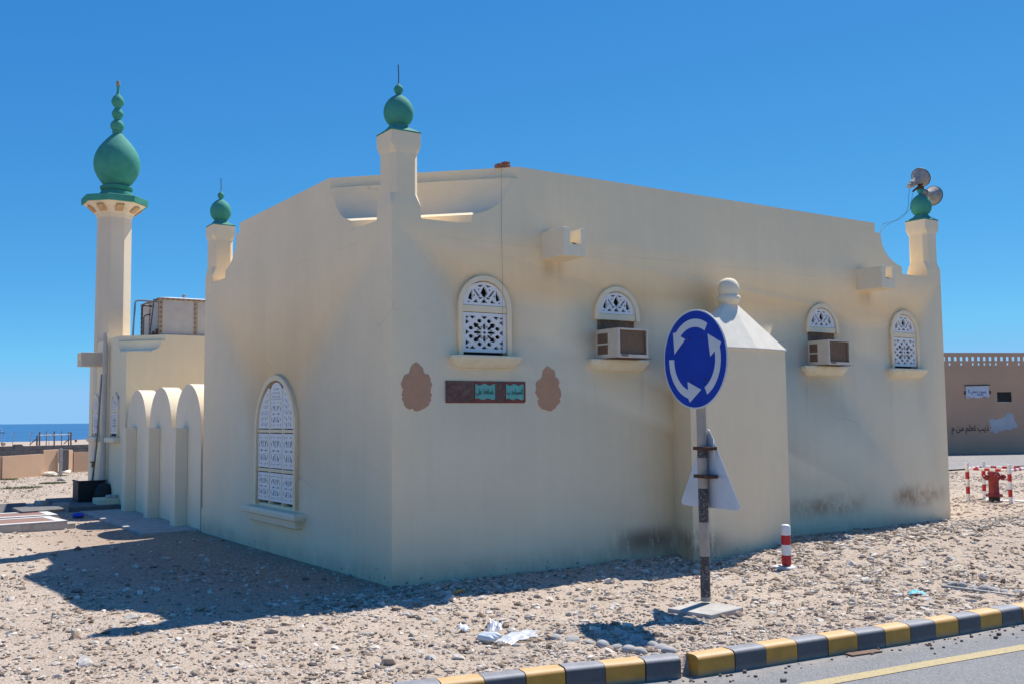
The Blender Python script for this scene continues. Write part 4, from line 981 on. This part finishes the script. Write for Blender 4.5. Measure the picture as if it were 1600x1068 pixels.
# striped bollard
BX, BY = 4.22, -1.78; BZ = float(H(BX, BY))
bo = thing("bollard", "red and white striped bollard on a small concrete pad by the prayer niche", "bollard", (BX, BY, BZ))
for z0, z1, m_ in ((.02, .135, 'red'), (.135, .255, 'wpaint'), (.255, .365, 'red')):
    mb = MB(); mb.lathe([(.055, z0), (.055, z1)], 24); mb.make("band", M[m_], bo, smooth=R(50))
mb = MB(); mb.lathe([(.055, .365), (.055, .46), (.05, .475), (.035, .487), (0, .49)], 24); mb.make("cap", M['wpaint'], bo, smooth=R(50))
mb = MB(); mb.box(-.14, .20, -.13, .15, -.08, .010, .01, mat=Matrix.Rotation(.15, 4, 'Z')); mb.make("pad", M['concrete_l'], bo)

# hydrant and its guard rails
HX, HY = 12.98, .86; HZ = float(H(HX, HY)); HZ = .155
hd = thing("fire_hydrant", "dark red fire hydrant with black foot inside the striped guard rails", "fire hydrant", (HX, HY, HZ))
mb = MB(); mb.lathe([(0, 0), (.095, 0), (.1, .02), (.1, .10), (.095, .105)], 20); mb.make("foot", M['blackrub'], hd, smooth=R(40))
mb = MB(); mb.lathe([(.095, .106), (.145, .108), (.15, .118), (.15, .135), (.145, .145), (.11, .15), (.10, .17), (.092, .19), (.09, .42), (.10, .44), (.115, .45), (.12, .49), (.115, .52), (.10, .55), (.07, .59), (.03, .61), (.028, .64), (0, .645)], 24); mb.make("barrel", M['hred'], hd, smooth=R(35))
for an, L_ in ((-.6, .20), (2.54, .16), (4.1, .18)):
    m4 = Matrix.Translation((0, 0, .47)) @ Matrix.Rotation(an, 4, 'Z') @ Matrix.Rotation(R(90), 4, 'Y')
    mb = MB(); mb.lathe([(.045, .07), (.045, L_ - .05), (.06, L_ - .05), (.06, L_ - .01), (.03, L_), (.025, L_ + .03), (0, L_ + .03)], 14, mat=m4); mb.make("outlet", M['hred'], hd, smooth=R(35))
bb = MB()
for k in range(8): a = k * math.pi / 4; bb.lathe([(.012, .14), (.012, .16), (0, .162)], 6, .13 * math.cos(a), .13 * math.sin(a), 0)
bb.make("flange_bolts", M['hred'], hd)['kind'] = 'stuff'
gd = thing("guard_rail", "red and white striped pipe guard rails round the hydrant", "guard rail", (0, 0, 0))
GZ = .14
PA, PB, PC = Vector((12.80, 1.27, GZ)), Vector((12.66, .36, GZ)), Vector((13.62, 1.44, GZ)); PD = PB + (PC - PA) * 1.25
def striped(p, q, r, cuts, name, n0):
    d = q - p; m_ = n0
    o = bpy.data.objects.new(name, None); C.objects.link(o); o.parent = gd
    prev = 0.0
    for c_ in cuts + [1.0]:
        mb = MB(); mb.tube([p + d * prev, p + d * c_], r, 14); mb.make("stripe", M['red'] if m_ else M['wpaint'], o, smooth=R(60)); prev = c_; m_ = not m_
for q in (PA, PB, PC, PD): striped(q - Vector((0, 0, .1)), q + Vector((0, 0, .74)), .036, [.31, .47, .64, .80], "post", False)
def rail(p, q): 
    z = Vector((0, 0, .63)); n = 7; d = (q - p).normalized() * .043
    striped(p + z + d, q + z - d, .026, [k / n for k in range(1, n)], "rail", False)
rail(PA, PB); rail(PC, PD); rail(PB, PD); rail(PA, PC)
mb = MB(); cen = (PA + PB + PC + PD) / 4
mb.loft([[cen + (q - cen) * 1.25 + Vector((0, 0, z)) for q in (PA, PB, PD, PC)] for z in (-.1, .022)]); tag(mb.make("concrete_pad", M['concrete_l']), "pale concrete pad under the hydrant and its rails", "slab")

# ------------------------------------------------------------------ far right compound wall
A = Vector((32.72, 14.43, 0)); Bv = Vector((35.742, 13.055, 0)); dw = (Bv - A).normalized(); nw = Vector((dw.y, -dw.x, 0))
if nw.dot(Vector((-5, -9.9, 0)) - A) < 0: nw = -nw
def wall_m(off=0.0):  # local x along wall from A, y up, z toward camera side
    o = A + nw * off; return Matrix(((dw.x, 0, nw.x, o.x), (dw.y, 0, nw.y, o.y), (0, 1, 0, 0), (0, 0, 0, 1)))
bw_ = thing("boundary_wall", "tall brown compound wall with pierced top and whitewash patch across the side road", "wall")
WT = 4.32
holes = [];
k = 0
xx = -2.0
while xx < 9.5:
    holes.append([(xx, 3.98), (xx + .13, 3.98), (xx + .13, 4.15), (xx, 4.15)])
    if int(round((xx + 2.0) / .262)) % 2 == 0 or 1.0 < xx < 2.2: holes.append([(xx + .02, 3.80), (xx + .10, 3.80), (xx + .10, 3.89), (xx + .02, 3.89)])
    xx += .262
holes.append([(2.22, 2.28), (2.88, 2.28), (2.88, 2.70), (2.22, 2.70)])
link("wall_panel", flat_with_holes([(-8, 0), (16, 0), (16, 3.70), (-8, 3.70)], holes[-1:], .22, wall_m(-.11)), M['brownwall'], bw_)
link("pierced_parapet", flat_with_holes([(-8, 3.702), (16, 3.702), (16, WT), (-8, WT)], holes[:-1], .035, wall_m(-.03)), M['brownwall'], bw_)
link("dark_opening", flat_with_holes([(2.225, 2.285), (2.875, 2.285), (2.875, 2.695), (2.225, 2.695)], [], .02, wall_m(-.035)), M['dark'], bw_)
rnd = random.Random(4); pts = [(1.78, 1.55), (1.92, 1.62), (2.10, 1.55), (2.22, 1.60), (2.36, 1.62), (2.52, 1.70), (2.64, 1.86), (2.72, 1.80), (2.80, 1.86), (2.90, 1.72), (2.94, 1.52), (3.06, 1.34), (3.05, 1.24), (2.90, 1.22), (2.72, 1.12), (2.56, 1.16), (2.40, 1.12), (2.20, 1.08), (2.04, .98), (1.92, 1.10), (1.82, 1.08), (1.86, 1.25), (1.80, 1.38)]
link("whitewash_patch", flat_with_holes([(a + .02, b) for a, b in pts], [], .006, wall_m(.004)), M['whitepatch'], bw_)
link("graffiti", text_mesh("ذيب تعلم من م", .34, wall_m(.008) @ Matrix.Translation((.93, 1.22, 0)), .002, 1.66), M['black'], bw_)
sb = thing("notice_board", "small white notice board with blue and red Arabic lettering on the brown wall", "sign")
link("board", flat_with_holes([(.80, 2.43), (1.84, 2.47), (1.84, 2.96), (.80, 2.94)], [], .03, wall_m(.02)), M['signwhite'], sb)
link("top_frame", flat_with_holes([(.77, 2.945), (1.88, 2.965), (1.88, 3.0), (.77, 2.98)], [], .06, wall_m(.03)), M['rust'], sb)
link("side_bracket", flat_with_holes([(.74, 2.6), (.795, 2.6), (.795, 2.74), (.74, 2.74)], [], .03, wall_m(.02)), M['rust'], sb)
link("side_bracket", flat_with_holes([(1.85, 2.62), (1.92, 2.62), (1.92, 2.76), (1.85, 2.76)], [], .03, wall_m(.02)), M['rust'], sb)
link("lettering", text_mesh("بسم و جمعي لا", .20, wall_m(.038) @ Matrix.Translation((1.30, 2.73, 0)), .001, .80), M['signblue'], sb)
link("lettering", text_mesh("المسجد", .14, wall_m(.038) @ Matrix.Translation((1.42, 2.61, 0)), .001, .30), M['signblue'], sb)
link("lettering", text_mesh("دعوة ..", .12, wall_m(.038) @ Matrix.Translation((1.60, 2.51, 0)), .001, .30), M['signred'], sb)
link("lettering", text_mesh("حي و لا", .12, wall_m(.038) @ Matrix.Translation((1.02, 2.50, 0)), .001, .34), M['signred'], sb)

# ------------------------------------------------------------------ far left: low orange wall with gate gap, block wall, beach
def seg_wall(name, pts, z0, tops, th, mat, lab, cat="wall"):
    a = thing(name, lab, cat)
    mb = MB()
    for (p, q), (ta, tb) in zip(zip(pts, pts[1:]), zip(tops, tops[1:])):
        p = Vector((*p, 0)); q = Vector((*q, 0)); d = (q - p).normalized(); n = Vector((-d.y, d.x, 0)) * th / 2
        mb.loft([[p - n + Vector((0, 0, z0)), p + n + Vector((0, 0, z0)), p + n + Vector((0, 0, ta)), p - n + Vector((0, 0, ta))], [q - n + Vector((0, 0, z0)), q + n + Vector((0, 0, z0)), q + n + Vector((0, 0, tb)), q - n + Vector((0, 0, tb))]])
    mb.make("wall_panel", mat, a); return a

seg_wall("garden_wall", [(-14, 23.6), (-.53, 26.97), (.95, 28.3)], -.3, [.72, .74, .76], .16, M['orange'], "low orange rendered wall left of the gate gap")
g = thing("gate_pillar", "orange gate pillar with a shaded side, left of the gap in the low wall", "pillar")
mb = MB(); mb.loft([[Vector(q) for q in ((.96, 28.22, z), (1.50, 28.62, z), (1.62, 29.3, z), (1.0, 28.6, z))] for z in (-.3, .88)]); mb.make("shaft", M['orange'], g)
mb = MB(); mb.box(1.52, 1.62, 28.5, 28.62, -.2, .92, .01); tag(mb.make("gate_post", M['wirepost']), "thin grey steel post fixed to the orange gate pillar", "post")
g = thing("gate_pillar", "grey and orange gate pillar on the right side of the gap", "pillar")
mb = MB(); mb.box(1.86, 2.08, 30.0, 30.4, -.3, .84, .01); mb.make("grey_face", M['block'], g)
mb = MB(); mb.loft([[Vector(q) for q in ((2.085, 29.98, z), (2.26, 30.2, z), (2.26, 30.7, z), (2.085, 30.5, z))] for z in (-.3, .82)]); mb.make("orange_face", M['orange'], g)
seg_wall("garden_wall", [(2.27, 30.3), (3.0, 30.65), (14, 33.5)], -.3, [.74, .73, .73], .16, M['orange'], "low orange rendered wall right of the gate gap, behind the minaret")
bwk = seg_wall("block_wall", [(-14, 37.5), (1.52, 40.1), (1.60, 40.1), (1.90, 40.15), (2.0, 40.15), (30, 42)], -.3, [.80, .81, .885, .885, .805, .84], .2, M['block'], "long grey concrete block wall in front of the beach")
mb = MB()
for r_i in range(5):
    for c_i in range(60):
        x = -6 + c_i * .42 + (.21 if r_i % 2 else 0); y = 40.1 + (x - 1.6) * (.167 if x < 1.6 else .065) - .103
        if 1.5 < x < 2.1: continue
        dy = .42 * (.167 if x < 1.6 else .065) 
        mb.poly([(x, y - .012, r_i * .16 + .01), (x + .40, y + dy - .012, r_i * .16 + .01), (x + .40, y + dy - .012, r_i * .16 + .15), (x, y - .012, r_i * .16 + .15)])
bo_ = mb.make("block_faces", M['block'], bwk); bo_['kind'] = 'stuff'

bf = thing("post_frame", "rusty brown post and rail frame standing on the beach before the sea", "frame")
FZ = .0
for x, h, r in ((5.55, 1.05, .05), (5.70, 1.28, .05), (6.10, 1.31, .025), (6.56, 1.31, .045), (6.99, 1.30, .025), (7.42, 1.27, .035), (7.56, 1.24, .05)):
    mb = MB(); mb.tube([(x, 60, FZ), (x + random.uniform(-.01, .01), 60, h)], r, 8); mb.make("post", M['driftwood'], bf)
mb = MB(); mb.tube([(5.70, 59.96, 1.07), (7.50, 59.96, 1.09)], .028, 8); mb.make("rail", M['wpaint'], bf)
for a, b in (((5.12, 59.9, .5), (5.55, 60, .86)), ((7.12, 59.9, .5), (7.45, 60, .80))):
    mb = MB(); mb.tube([a, b], .03, 6); mb.make("strut", M['driftwood'], bf)
for k, (x, lab) in enumerate(((3.72, "leftmost Y-topped fence post on the beach"), (4.30, "second Y-topped fence post on the beach from the left"), (5.33, "Y-topped fence post just left of the brown frame"), (6.42, "thin Y-topped fence post inside the brown frame"))):
    a = thing("fence_post", lab, "post", (x, 61, 0), 0, "Y-topped wire fence posts on the beach")
    mb = MB(); mb.tube([(0, 0, 0), (0, 0, 1.08)], .022, 6); mb.make("stem", M['wirepost'], a)
    for sx in (-1, 1):
        mb = MB(); mb.tube([(0, 0, 1.06), (sx * .12, 0, 1.26)], .016, 6); mb.make("arm", M['wirepost'], a)
def blob(name, x, y, z, sx, sy, sz, mat, lab, cat, seed, group=None, sub=2, rough_=.16, loc=True):
    rnd = random.Random(seed); bm = bmesh.new(); bmesh.ops.create_icosphere(bm, subdivisions=sub, radius=1)
    planes = [(Vector((rnd.gauss(0, 1), rnd.gauss(0, 1), rnd.gauss(0, 1))).normalized(), rnd.uniform(.55, .95)) for _ in range(9)]
    for v in bm.verts:
        for n_, d in planes:
            e = v.co.dot(n_) - d
            if e > 0: v.co -= n_ * e
        v.co *= 1 + rnd.uniform(-rough_, rough_) * .35
        v.co.x *= sx; v.co.y *= sy; v.co.z *= sz
    bm.transform(Matrix.Rotation(rnd.uniform(0, 6.28), 4, 'Z') @ Matrix.Rotation(rnd.uniform(-.3, .3), 4, 'X'))
    me = bpy.data.meshes.new("m"); bm.to_mesh(me); bm.free()
    o = link(name, me, mat, None, (x, y, z)); return tag(o, lab, cat, group)
blob("beach_rock", 3.35, 62, .45, .35, .3, .18, M['rockdark'], "dark rock heap on the beach at the left edge", "rock", 1)
blob("beach_rock", 4.0, 63, .5, .16, .2, .16, M['rockbrown'], "brown rock on the beach between the fence posts", "rock", 2)
blob("beach_rock", 8.6, 64, .62, .09, .1, .12, M['rockdark'], "small dark rock on the beach right of the frame", "rock", 3)
blob("rubble_heap", 1.15, 28.1, .04, .26, .22, .12, M['roofwhite'], "white rubble heap at the foot of the left gate pillar", "rubble", 4)
blob("rubble_heap", 1.95, 29.6, .04, .20, .18, .10, M['roofwhite'], "white rubble heap in the gate gap", "rubble", 5)
blob("rubble_heap", .95, 24.6, .03, .17, .14, .10, M['rock'], "grey stones in the gravel before the gate", "rubble", 6)
bt = thing("boat", "tiny white boat far out on the sea at the left edge", "boat", (56.6, 500, -2.6))
mb = MB(); mb.loft([[Vector((-2.2, -.6, .9)), Vector((2.4, -.6, 1.0)), Vector((2.4, .6, 1.0)), Vector((-2.2, .6, .9))], [Vector((-1.8, -.3, -.2)), Vector((1.6, -.3, -.2)), Vector((1.6, .3, -.2)), Vector((-1.8, .3, -.2))]]); mb.make("hull", M['foam'], bt)
mb = MB(); mb.box(-.8, .8, -.4, .4, .96, 2.3, .1); mb.make("cabin", M['foam'], bt)

# weeds
def weeds(x, y, r, n, lab, seed):
    rnd = random.Random(seed); mb = MB()
    for i in range(n):
        a = rnd.uniform(0, 6.28); d = r * math.sqrt(rnd.random()); px, py = x + d * math.cos(a) * 1.6, y + d * math.sin(a); h = rnd.uniform(.02, .07); a2 = rnd.uniform(0, 6.28); w = .012
        z = float(H(px, py)) - .005
        mb.poly([(px - w * math.cos(a2), py - w * math.sin(a2), z), (px + w * math.cos(a2), py + w * math.sin(a2), z), (px + rnd.uniform(-.04, .04), py + rnd.uniform(-.04, .04), z + h)])
    o = mb.make("weeds", M['leaf']); tag(o, lab, "weeds"); o['kind'] = 'stuff'
weeds(-.55, 26.6, .35, 500, "green weeds along the foot of the orange wall", 1)
weeds(-.6, 21.6, .35, 420, "green weeds in the gravel at the left edge", 2)
weeds(.45, 23.2, .25, 500, "small green weed patch in the gravel yard", 3)
weeds(1.30, 27.6, .2, 260, "green weeds beside the left gate pillar", 4)

# ------------------------------------------------------------------ stones
def in_building(x, y, m=.02):
    return ((x > -m) & (x < LX + m) & (y > -m) & (y < LY + m)) | ((x > -.05) & (x < 6.1) & (y > 6) & (y < 16)) | ((x > 3.78) & (x < 5.6) & (y > -.83) & (y < .1))
ico = bmesh.new(); bmesh.ops.create_icosphere(ico, subdivisions=1, radius=1); iv = np.array([v.co[:] for v in ico.verts]); it = np.array([[v.index for v in f.verts] for f in ico.faces]); ico.free()
def scatter(n, xr, yr, rlo, rhi, seed, accept, flat=(.3, .72), sink=.25):
    g_ = np.random.default_rng(seed)
    x = g_.uniform(*xr, n * 3); y = g_.uniform(*yr, n * 3)
    ok = accept(x, y, g_.random(n * 3)) & ~in_building(x, y) & (y > np.interp(x, kx, ky) + .17)
    x, y = x[ok][:n], y[ok][:n]; n = len(x)
    r = rlo * (rhi / rlo) ** (g_.random(n) ** 2.2)
    s = np.stack([r * g_.uniform(.75, 1.35, n), r * g_.uniform(.6, 1.1, n), r * g_.uniform(*flat, n)], -1)
    V = iv[None] * (1 + g_.uniform(-.36, .30, (n, 12, 1))) * s[:, None, :]
    a = g_.uniform(0, 6.28, n); t_ = g_.normal(0, .28, n)
    ct, st = np.cos(t_)[:, None], np.sin(t_)[:, None]
    V = np.stack([V[..., 0], V[..., 1] * ct - V[..., 2] * st, V[..., 1] * st + V[..., 2] * ct], -1)
    ca, sa = np.cos(a)[:, None], np.sin(a)[:, None]
    V = np.stack([V[..., 0] * ca - V[..., 1] * sa, V[..., 0] * sa + V[..., 1] * ca, V[..., 2]], -1)
    V += np.stack([x, y, H(x, y) + s[:, 2] * sink], -1)[:, None, :]
    Fc = it[None] + (np.arange(n) * 12)[:, None, None]
    return V.reshape(-1, 3), Fc.reshape(-1, 3)
ico2 = bmesh.new(); bmesh.ops.create_icosphere(ico2, subdivisions=1, radius=1); ico2.free()
camx, camy = cam.matrix_world.translation[:2]
def dens(x, y):
    c = .5 + .5 * np.tanh(1.6 * wav(x * .8 + 9, y * .8))
    right_heap = s01((x - 1.5) / 3) * .5
    shade = np.where((x < 0) & (x > -2.6) & (y > 0), .55, 1)
    return (.35 + .45 * c + right_heap) * shade
parts = []
def near_acc(dmax):
    def f(x, y, u):
        d = np.hypot(x - camx, y - camy); az = np.degrees(np.arctan2(y - camy, x - camx))
        return (u < dens(x, y) * np.clip((7.5 / d) ** 1.6, 0, 1)) & (d < dmax) & (az > 22) & (az < 90)
    return f
base_ct = 0
for n, xr, yr, lo, hi, sd, dm in ((56000, (-6.5, 9), (-4.9, 4), .006, .020, 21, 14), (42000, (-7, 14), (-4.9, 12), .012, .038, 22, 22), (3000, (-7, 16), (-4.9, 10), .028, .06, 23, 24), (14000, (-9, 8), (8, 34), .012, .04, 24, 50), (8000, (10.3, 22), (-4.5, 7.4), .014, .045, 25, 40)):
    v_, f_2 = scatter(n, xr, yr, lo, hi, sd, near_acc(dm) if sd < 24 else (lambda x, y, u: u < .8)); parts.append((v_, f_2 + base_ct)); base_ct += len(v_)
# extra rubble along the foot of the right-hand wall
v_, f_2 = scatter(3500, (3.0, 10.2), (-1.9, -.05), .018, .055, 31, lambda x, y, u: u < .9 * s01((x - 2.4) / 2) * np.exp(-((y + .9) / .7) ** 2)); parts.append((v_, f_2 + base_ct)); base_ct += len(v_)
v_, f_2 = scatter(900, (-1.2, 1.4), (-1.3, -.02), .016, .045, 32, lambda x, y, u: u < .8 * np.exp(-((y + .5) / .5) ** 2)); parts.append((v_, f_2 + base_ct)); base_ct += len(v_)
V = np.concatenate([p[0] for p in parts]); F = np.concatenate([p[1] for p in parts])
gr = link("gravel", np_mesh("gravel", V, F, False), M['gravel']); gr['kind'] = 'stuff'; gr['label'] = "pale limestone gravel and rubble scattered over the sandy ground"

# larger stones, each one an object
rk = random.Random(99); protos = {}
def rock_mesh(i, mat):
    key = (i, mat)
    if key not in protos:
        rnd = random.Random(500 + i); bm = bmesh.new(); bmesh.ops.create_icosphere(bm, subdivisions=2, radius=1)
        pl_ = [(Vector((rnd.gauss(0, 1), rnd.gauss(0, 1), rnd.gauss(0, 1))).normalized(), rnd.uniform(.30, .72)) for _ in range(9)]
        for v in bm.verts:
            for n_, d in pl_:
                e = v.co.dot(n_) - d
                if e > 0: v.co -= n_ * e
            v.co *= 1 + rnd.uniform(-.04, .04)
        me = bpy.data.meshes.new("rock"); bm.to_mesh(me); bm.free(); me.materials.append(M[mat]); protos[key] = me
    return protos[key]
GRP = "larger stones lying loose in the gravel"
LM = [((-.5, -2.9), "plastic bag"), ((1.87, -2.84), "sign post"), ((BX, BY), "bollard"), ((4.05, -3.6), "blue scrap"), ((4.8, -3.9), "edging row at the right"), ((.15, -3.8), "gap in the kerb"), ((0, 0), "near corner of the building"), ((5.2, -.9), "prayer niche"),
      ((8.5, -.3), "far end of the long wall"), ((10.2, 0), "far right corner of the building"), ((12.9, .9), "hydrant"), ((-1.2, 3.4), "tall side window"), ((-3.2, 1.5), "shadow edge on the left"), ((-4, -2), "left foreground"), ((7.5, -3.2), "open gravel on the right"), ((2.3, -.6), "wall below the near air conditioner"), ((2.6, -4.3), "striped kerb right of the sign"), ((-1.6, -3.6), "striped kerb at the bottom left")]
def rock(x, y, s_, mat=None):
    mat = mat or rk.choices(['rock', 'rockbrown', 'rockdark'], [.74, .21, .05])[0]
    o = bpy.data.objects.new("stone", rock_mesh(rk.randrange(14), mat)); C.objects.link(o)
    sx, sy, sz = s_ * rk.uniform(.9, 1.35), s_ * rk.uniform(.65, 1), s_ * rk.uniform(.4, .75)
    o.scale = (sx, sy, sz); o.rotation_euler = (rk.gauss(0, .2), rk.gauss(0, .2), rk.uniform(0, 6.28)); o.location = (x, y, float(H(x, y)) + sz * .30)
    nm_ = {'rock': "pale limestone", 'rockbrown': "brown", 'rockdark': "dark grey"}[mat]
    sz_ = "small" if s_ < .036 else "fist-sized" if s_ < .052 else "large"
    sh_ = "flat" if sz / sx < .42 else "long" if sy / sx < .62 else "rounded" if sy / sx > .9 else "angular"
    (lx, ly), nm2 = min(LM, key=lambda q: math.hypot(q[0][0] - x, q[0][1] - y))
    tag(o, f"{sz_} {sh_} {nm_} stone in the gravel nearest the {nm2}", "stone", f"{sz_} {sh_} {nm_} stones by the {nm2}")
cnt = 0
while cnt < 210:
    x = rk.uniform(-6, 11); y = rk.uniform(-4.4, 5)
    d = math.hypot(x - camx, y - camy); az = math.degrees(math.atan2(y - camy, x - camx))
    if not (25 < az < 88) or bool(in_building(np.array(x), np.array(y), .08)) or y < float(np.interp(x, kx, ky)) + .25: continue
    if math.hypot(x - 1.7, y + 3.0) < .4 or math.hypot(x - BX, y - BY) < .28: continue
    if rk.random() > (7.0 / d) ** 1.5 * (.5 + (.5 if x > 1.5 else 0)): continue
    rock(x, y, .028 * (2.3 ** (rk.random() ** 1.6)) * (1 if d < 11 else 1.25)); cnt += 1
for x, y, s_, m_ in ((-2.10, -.05, .085, 'rockbrown'), (-2.75, -.2, .07, 'rock'), (-2.40, .02, .08, 'rockbrown'), (-3.35, -.9, .07, 'rockbrown'), (-3.5, -2.0, .09, 'rock'), (-2.7, -1.55, .06, 'rock'), (-1.7, -1.3, .05, 'rockbrown'), (.02, -1.15, .08, 'rock'), (.95, -1.6, .06, 'rock'), (1.15, -2.35, .07, 'rock'), (4.0, -1.5, .07, 'rockbrown'), (8.7, -2.6, .09, 'rockdark'), (2.9, -3.5, .05, 'rockdark'), (-.15, -3.15, .07, 'rockbrown'), (4.7, -.75, .08, 'rock')): rock(x, y, s_, m_)
# pebbles strewn on the road
pb = thing("pebbles", "dark pebbles and crumbs strewn on the road along the kerb", "pebbles"); pb['kind'] = 'stuff'
mb = MB()
for i in range(110):
    x = rk.uniform(-.6, 4.2); y = float(np.interp(x, kx, ky)) - .03 - abs(rk.gauss(0, .12)) - (.35 * rk.random() if rk.random() < .15 else 0); s_ = rk.uniform(.004, .014) * (1.7 if rk.random() < .12 else 1)
    mb.box(-s_, s_, -s_ * .8, s_ * .8, 0, s_ * 1.1, s_ * .3, 1, mat=Matrix.Translation((x, y, -.1)) @ Matrix.Rotation(rk.uniform(0, 6), 4, 'Z'))
o = mb.make("pebble_scatter", M['rockdark'], pb)

# rows of rounded edging stones
def stone_row(lab, pts, r, mat='mortar', squash=.7):
    a = thing("edging_row", lab, "edging stones")
    for i, (x, y) in enumerate(pts):
        bm = bmesh.new(); bmesh.ops.create_icosphere(bm, subdivisions=3, radius=1)
        rr_ = r * rk.uniform(.85, 1.1)
        for v in bm.verts:
            v.co = Vector((v.co.x * rr_ * rk.uniform(.98, 1.02), v.co.y * rr_ * rk.uniform(.98, 1.02), v.co.z * rr_ * squash))
        for f in bm.faces: f.smooth = True
        me = bpy.data.meshes.new("m"); bm.to_mesh(me); bm.free(); o = link("edge_stone", me, M[mat], a, (x + rk.uniform(-.008, .008), y, float(H(x, y)) + rr_ * rk.uniform(-.05, .2))); o.rotation_euler = (rk.uniform(-.3, .3), rk.uniform(-.3, .3), rk.uniform(0, 3)); o.scale = (1, rk.uniform(.75, 1.15), rk.uniform(.8, 1.1))
def lerp_pts(p, q, n): return [(p[0] + (q[0] - p[0]) * i / (n - 1), p[1] + (q[1] - p[1]) * i / (n - 1)) for i in range(n)]
stone_row("right row of rounded grey edging stones by the kerb gap", lerp_pts((.33, -3.42), (.29, -4.05), 7), .060)
stone_row("left row of half-buried rounded stones by the kerb gap", lerp_pts((.0, -3.60), (.10, -4.10), 5), .052)
stone_row("short flat row of grey stones beyond the kerb gap", lerp_pts((-.12, -3.15), (-.02, -3.46), 3), .06, 'mortar', .45)
stone_row("row of rounded grey edging stones at the right edge of the gravel", lerp_pts((4.78, -3.52), (4.88, -4.5), 10), .055)
mb = MB(); mb.box(-.02, .02, -.55, .5, -.02, .008, .005, mat=Matrix.Translation((4.66, -4.0, .015)) @ Matrix.Rotation(R(4), 4, 'Z')); tag(mb.make("concrete_strip", M['mortar']), "thin concrete strip beside the edging stones on the right", "kerb edge")

# litter
def crumple(name, cx, cy, w, d, h, mat, lab, cat, seed, n=15, film=True):
    g_ = np.random.default_rng(seed); us = np.linspace(-1, 1, n)
    U, W_ = np.meshgrid(us, us, indexing='ij'); ph = g_.uniform(0, 6.28, 8)
    ang = ph[0]
    zz = h * (.45 * np.abs(np.sin(3.1 * U + ph[1] + 1.3 * W_)) + .35 * np.abs(np.sin(5.3 * W_ + ph[2] + U)) + .3 * g_.random(U.shape)) * np.clip(1.15 - (U ** 2 + W_ ** 2) * .6, 0.05, 1)
    Xx = U * w * (1 + .15 * np.sin(4 * W_ + ph[3])) + g_.normal(0, w * .03, U.shape); Yy = W_ * d * (1 + .2 * np.sin(3 * U + ph[4])) + g_.normal(0, d * .03, U.shape)
    ca, sa = math.cos(R(20) if film else ang), math.sin(R(20) if film else ang)
    GX = cx + Xx * ca - Yy * sa; GY = cy + Xx * sa + Yy * ca
    V = np.stack([GX, GY, H(GX, GY) + .012 + zz], -1).reshape(-1, 3); idx = np.arange(n * n).reshape(n, n)
    F = np.stack([idx[:-1, :-1], idx[1:, :-1], idx[1:, 1:], idx[:-1, 1:]], -1).reshape(-1, 4)
    o = link(name, np_mesh(name, V, F, True), mat); return tag(o, lab, cat)
crumple("plastic_bag", -.42, -3.02, .21, .10, .055, M['plastic'], "crumpled clear plastic bag lying in the gravel", "plastic bag", 5)
crumple("plastic_bag", -.48, -2.78, .07, .06, .14, M['plastic'], "small upright piece of clear plastic behind the bag", "plastic bag", 6, 9)
crumple("wrapper", -.62, -2.52, .045, .05, .07, M['signwhite'], "small white and blue wrapper left of the plastic bag", "wrapper", 8, 7, False)
bx = thing("bottle_pack", "bluish white plastic bottle packs under the clear bag", "bottle", (-.64, -2.93, float(H(-.64, -2.93))), R(15))
for k in range(3):
    mb = MB(); mb.lathe([(0, -.075), (.028, -.07), (.03, -.02), (.027, 0), (.03, .02), (.029, .05), (.014, .075), (.013, .09), (0, .09)], 14, mat=Matrix.Translation((-.02 + .05 * k, .015 * k, .034)) @ Matrix.Rotation(R(90), 4, 'X') @ Matrix.Rotation(.2 * k, 4, 'Y')); mb.make("bottle", M['plastic'] if k == 1 else M['signwhite'], bx, smooth=R(50))
crumple("cloth_scrap", 4.05, -3.60, .075, .045, .05, M['cyan'], "small bright blue cloth scrap in the gravel near the kerb", "scrap", 9, 9, False)
mb = MB(); mb.box(-.07, .07, -.02, .02, 0, .02, .004, mat=Matrix.Translation((.34, -.83, float(H(.34, -.83)) + .02)) @ Matrix.Rotation(.4, 4, 'Z')); tag(mb.make("wood_scrap", M['kerb_y']), "small yellow scrap of wood at the shadow edge", "scrap")
mb = MB(); mb.box(-.16, .16, -.04, .04, 0, .012, .003, mat=Matrix.Translation((1.85, -4.62, -.098)) @ Matrix.Rotation(-.15, 4, 'Z')); tag(mb.make("flat_board", M['driftwood']), "flat grey-brown board scrap lying on the road by the kerb", "board")
crumple("paper_scrap", .215, -4.30, .03, .06, .06, M['signwhite'], "white paper scrap stuck in the gap between kerb blocks", "paper", 12, 7, False)
mb = MB(); mb.box(-.12, .12, -.07, .07, 0, .03, .008, mat=Matrix.Translation((5.35, -.72, float(H(5.35, -.72)) + .03)) @ Matrix.Rotation(.5, 4, 'Z') @ Matrix.Rotation(.25, 4, 'X')); tag(mb.make("flat_stone", M['concrete_l']), "pale flat slab piece leaning in the rubble behind the bollard", "stone")
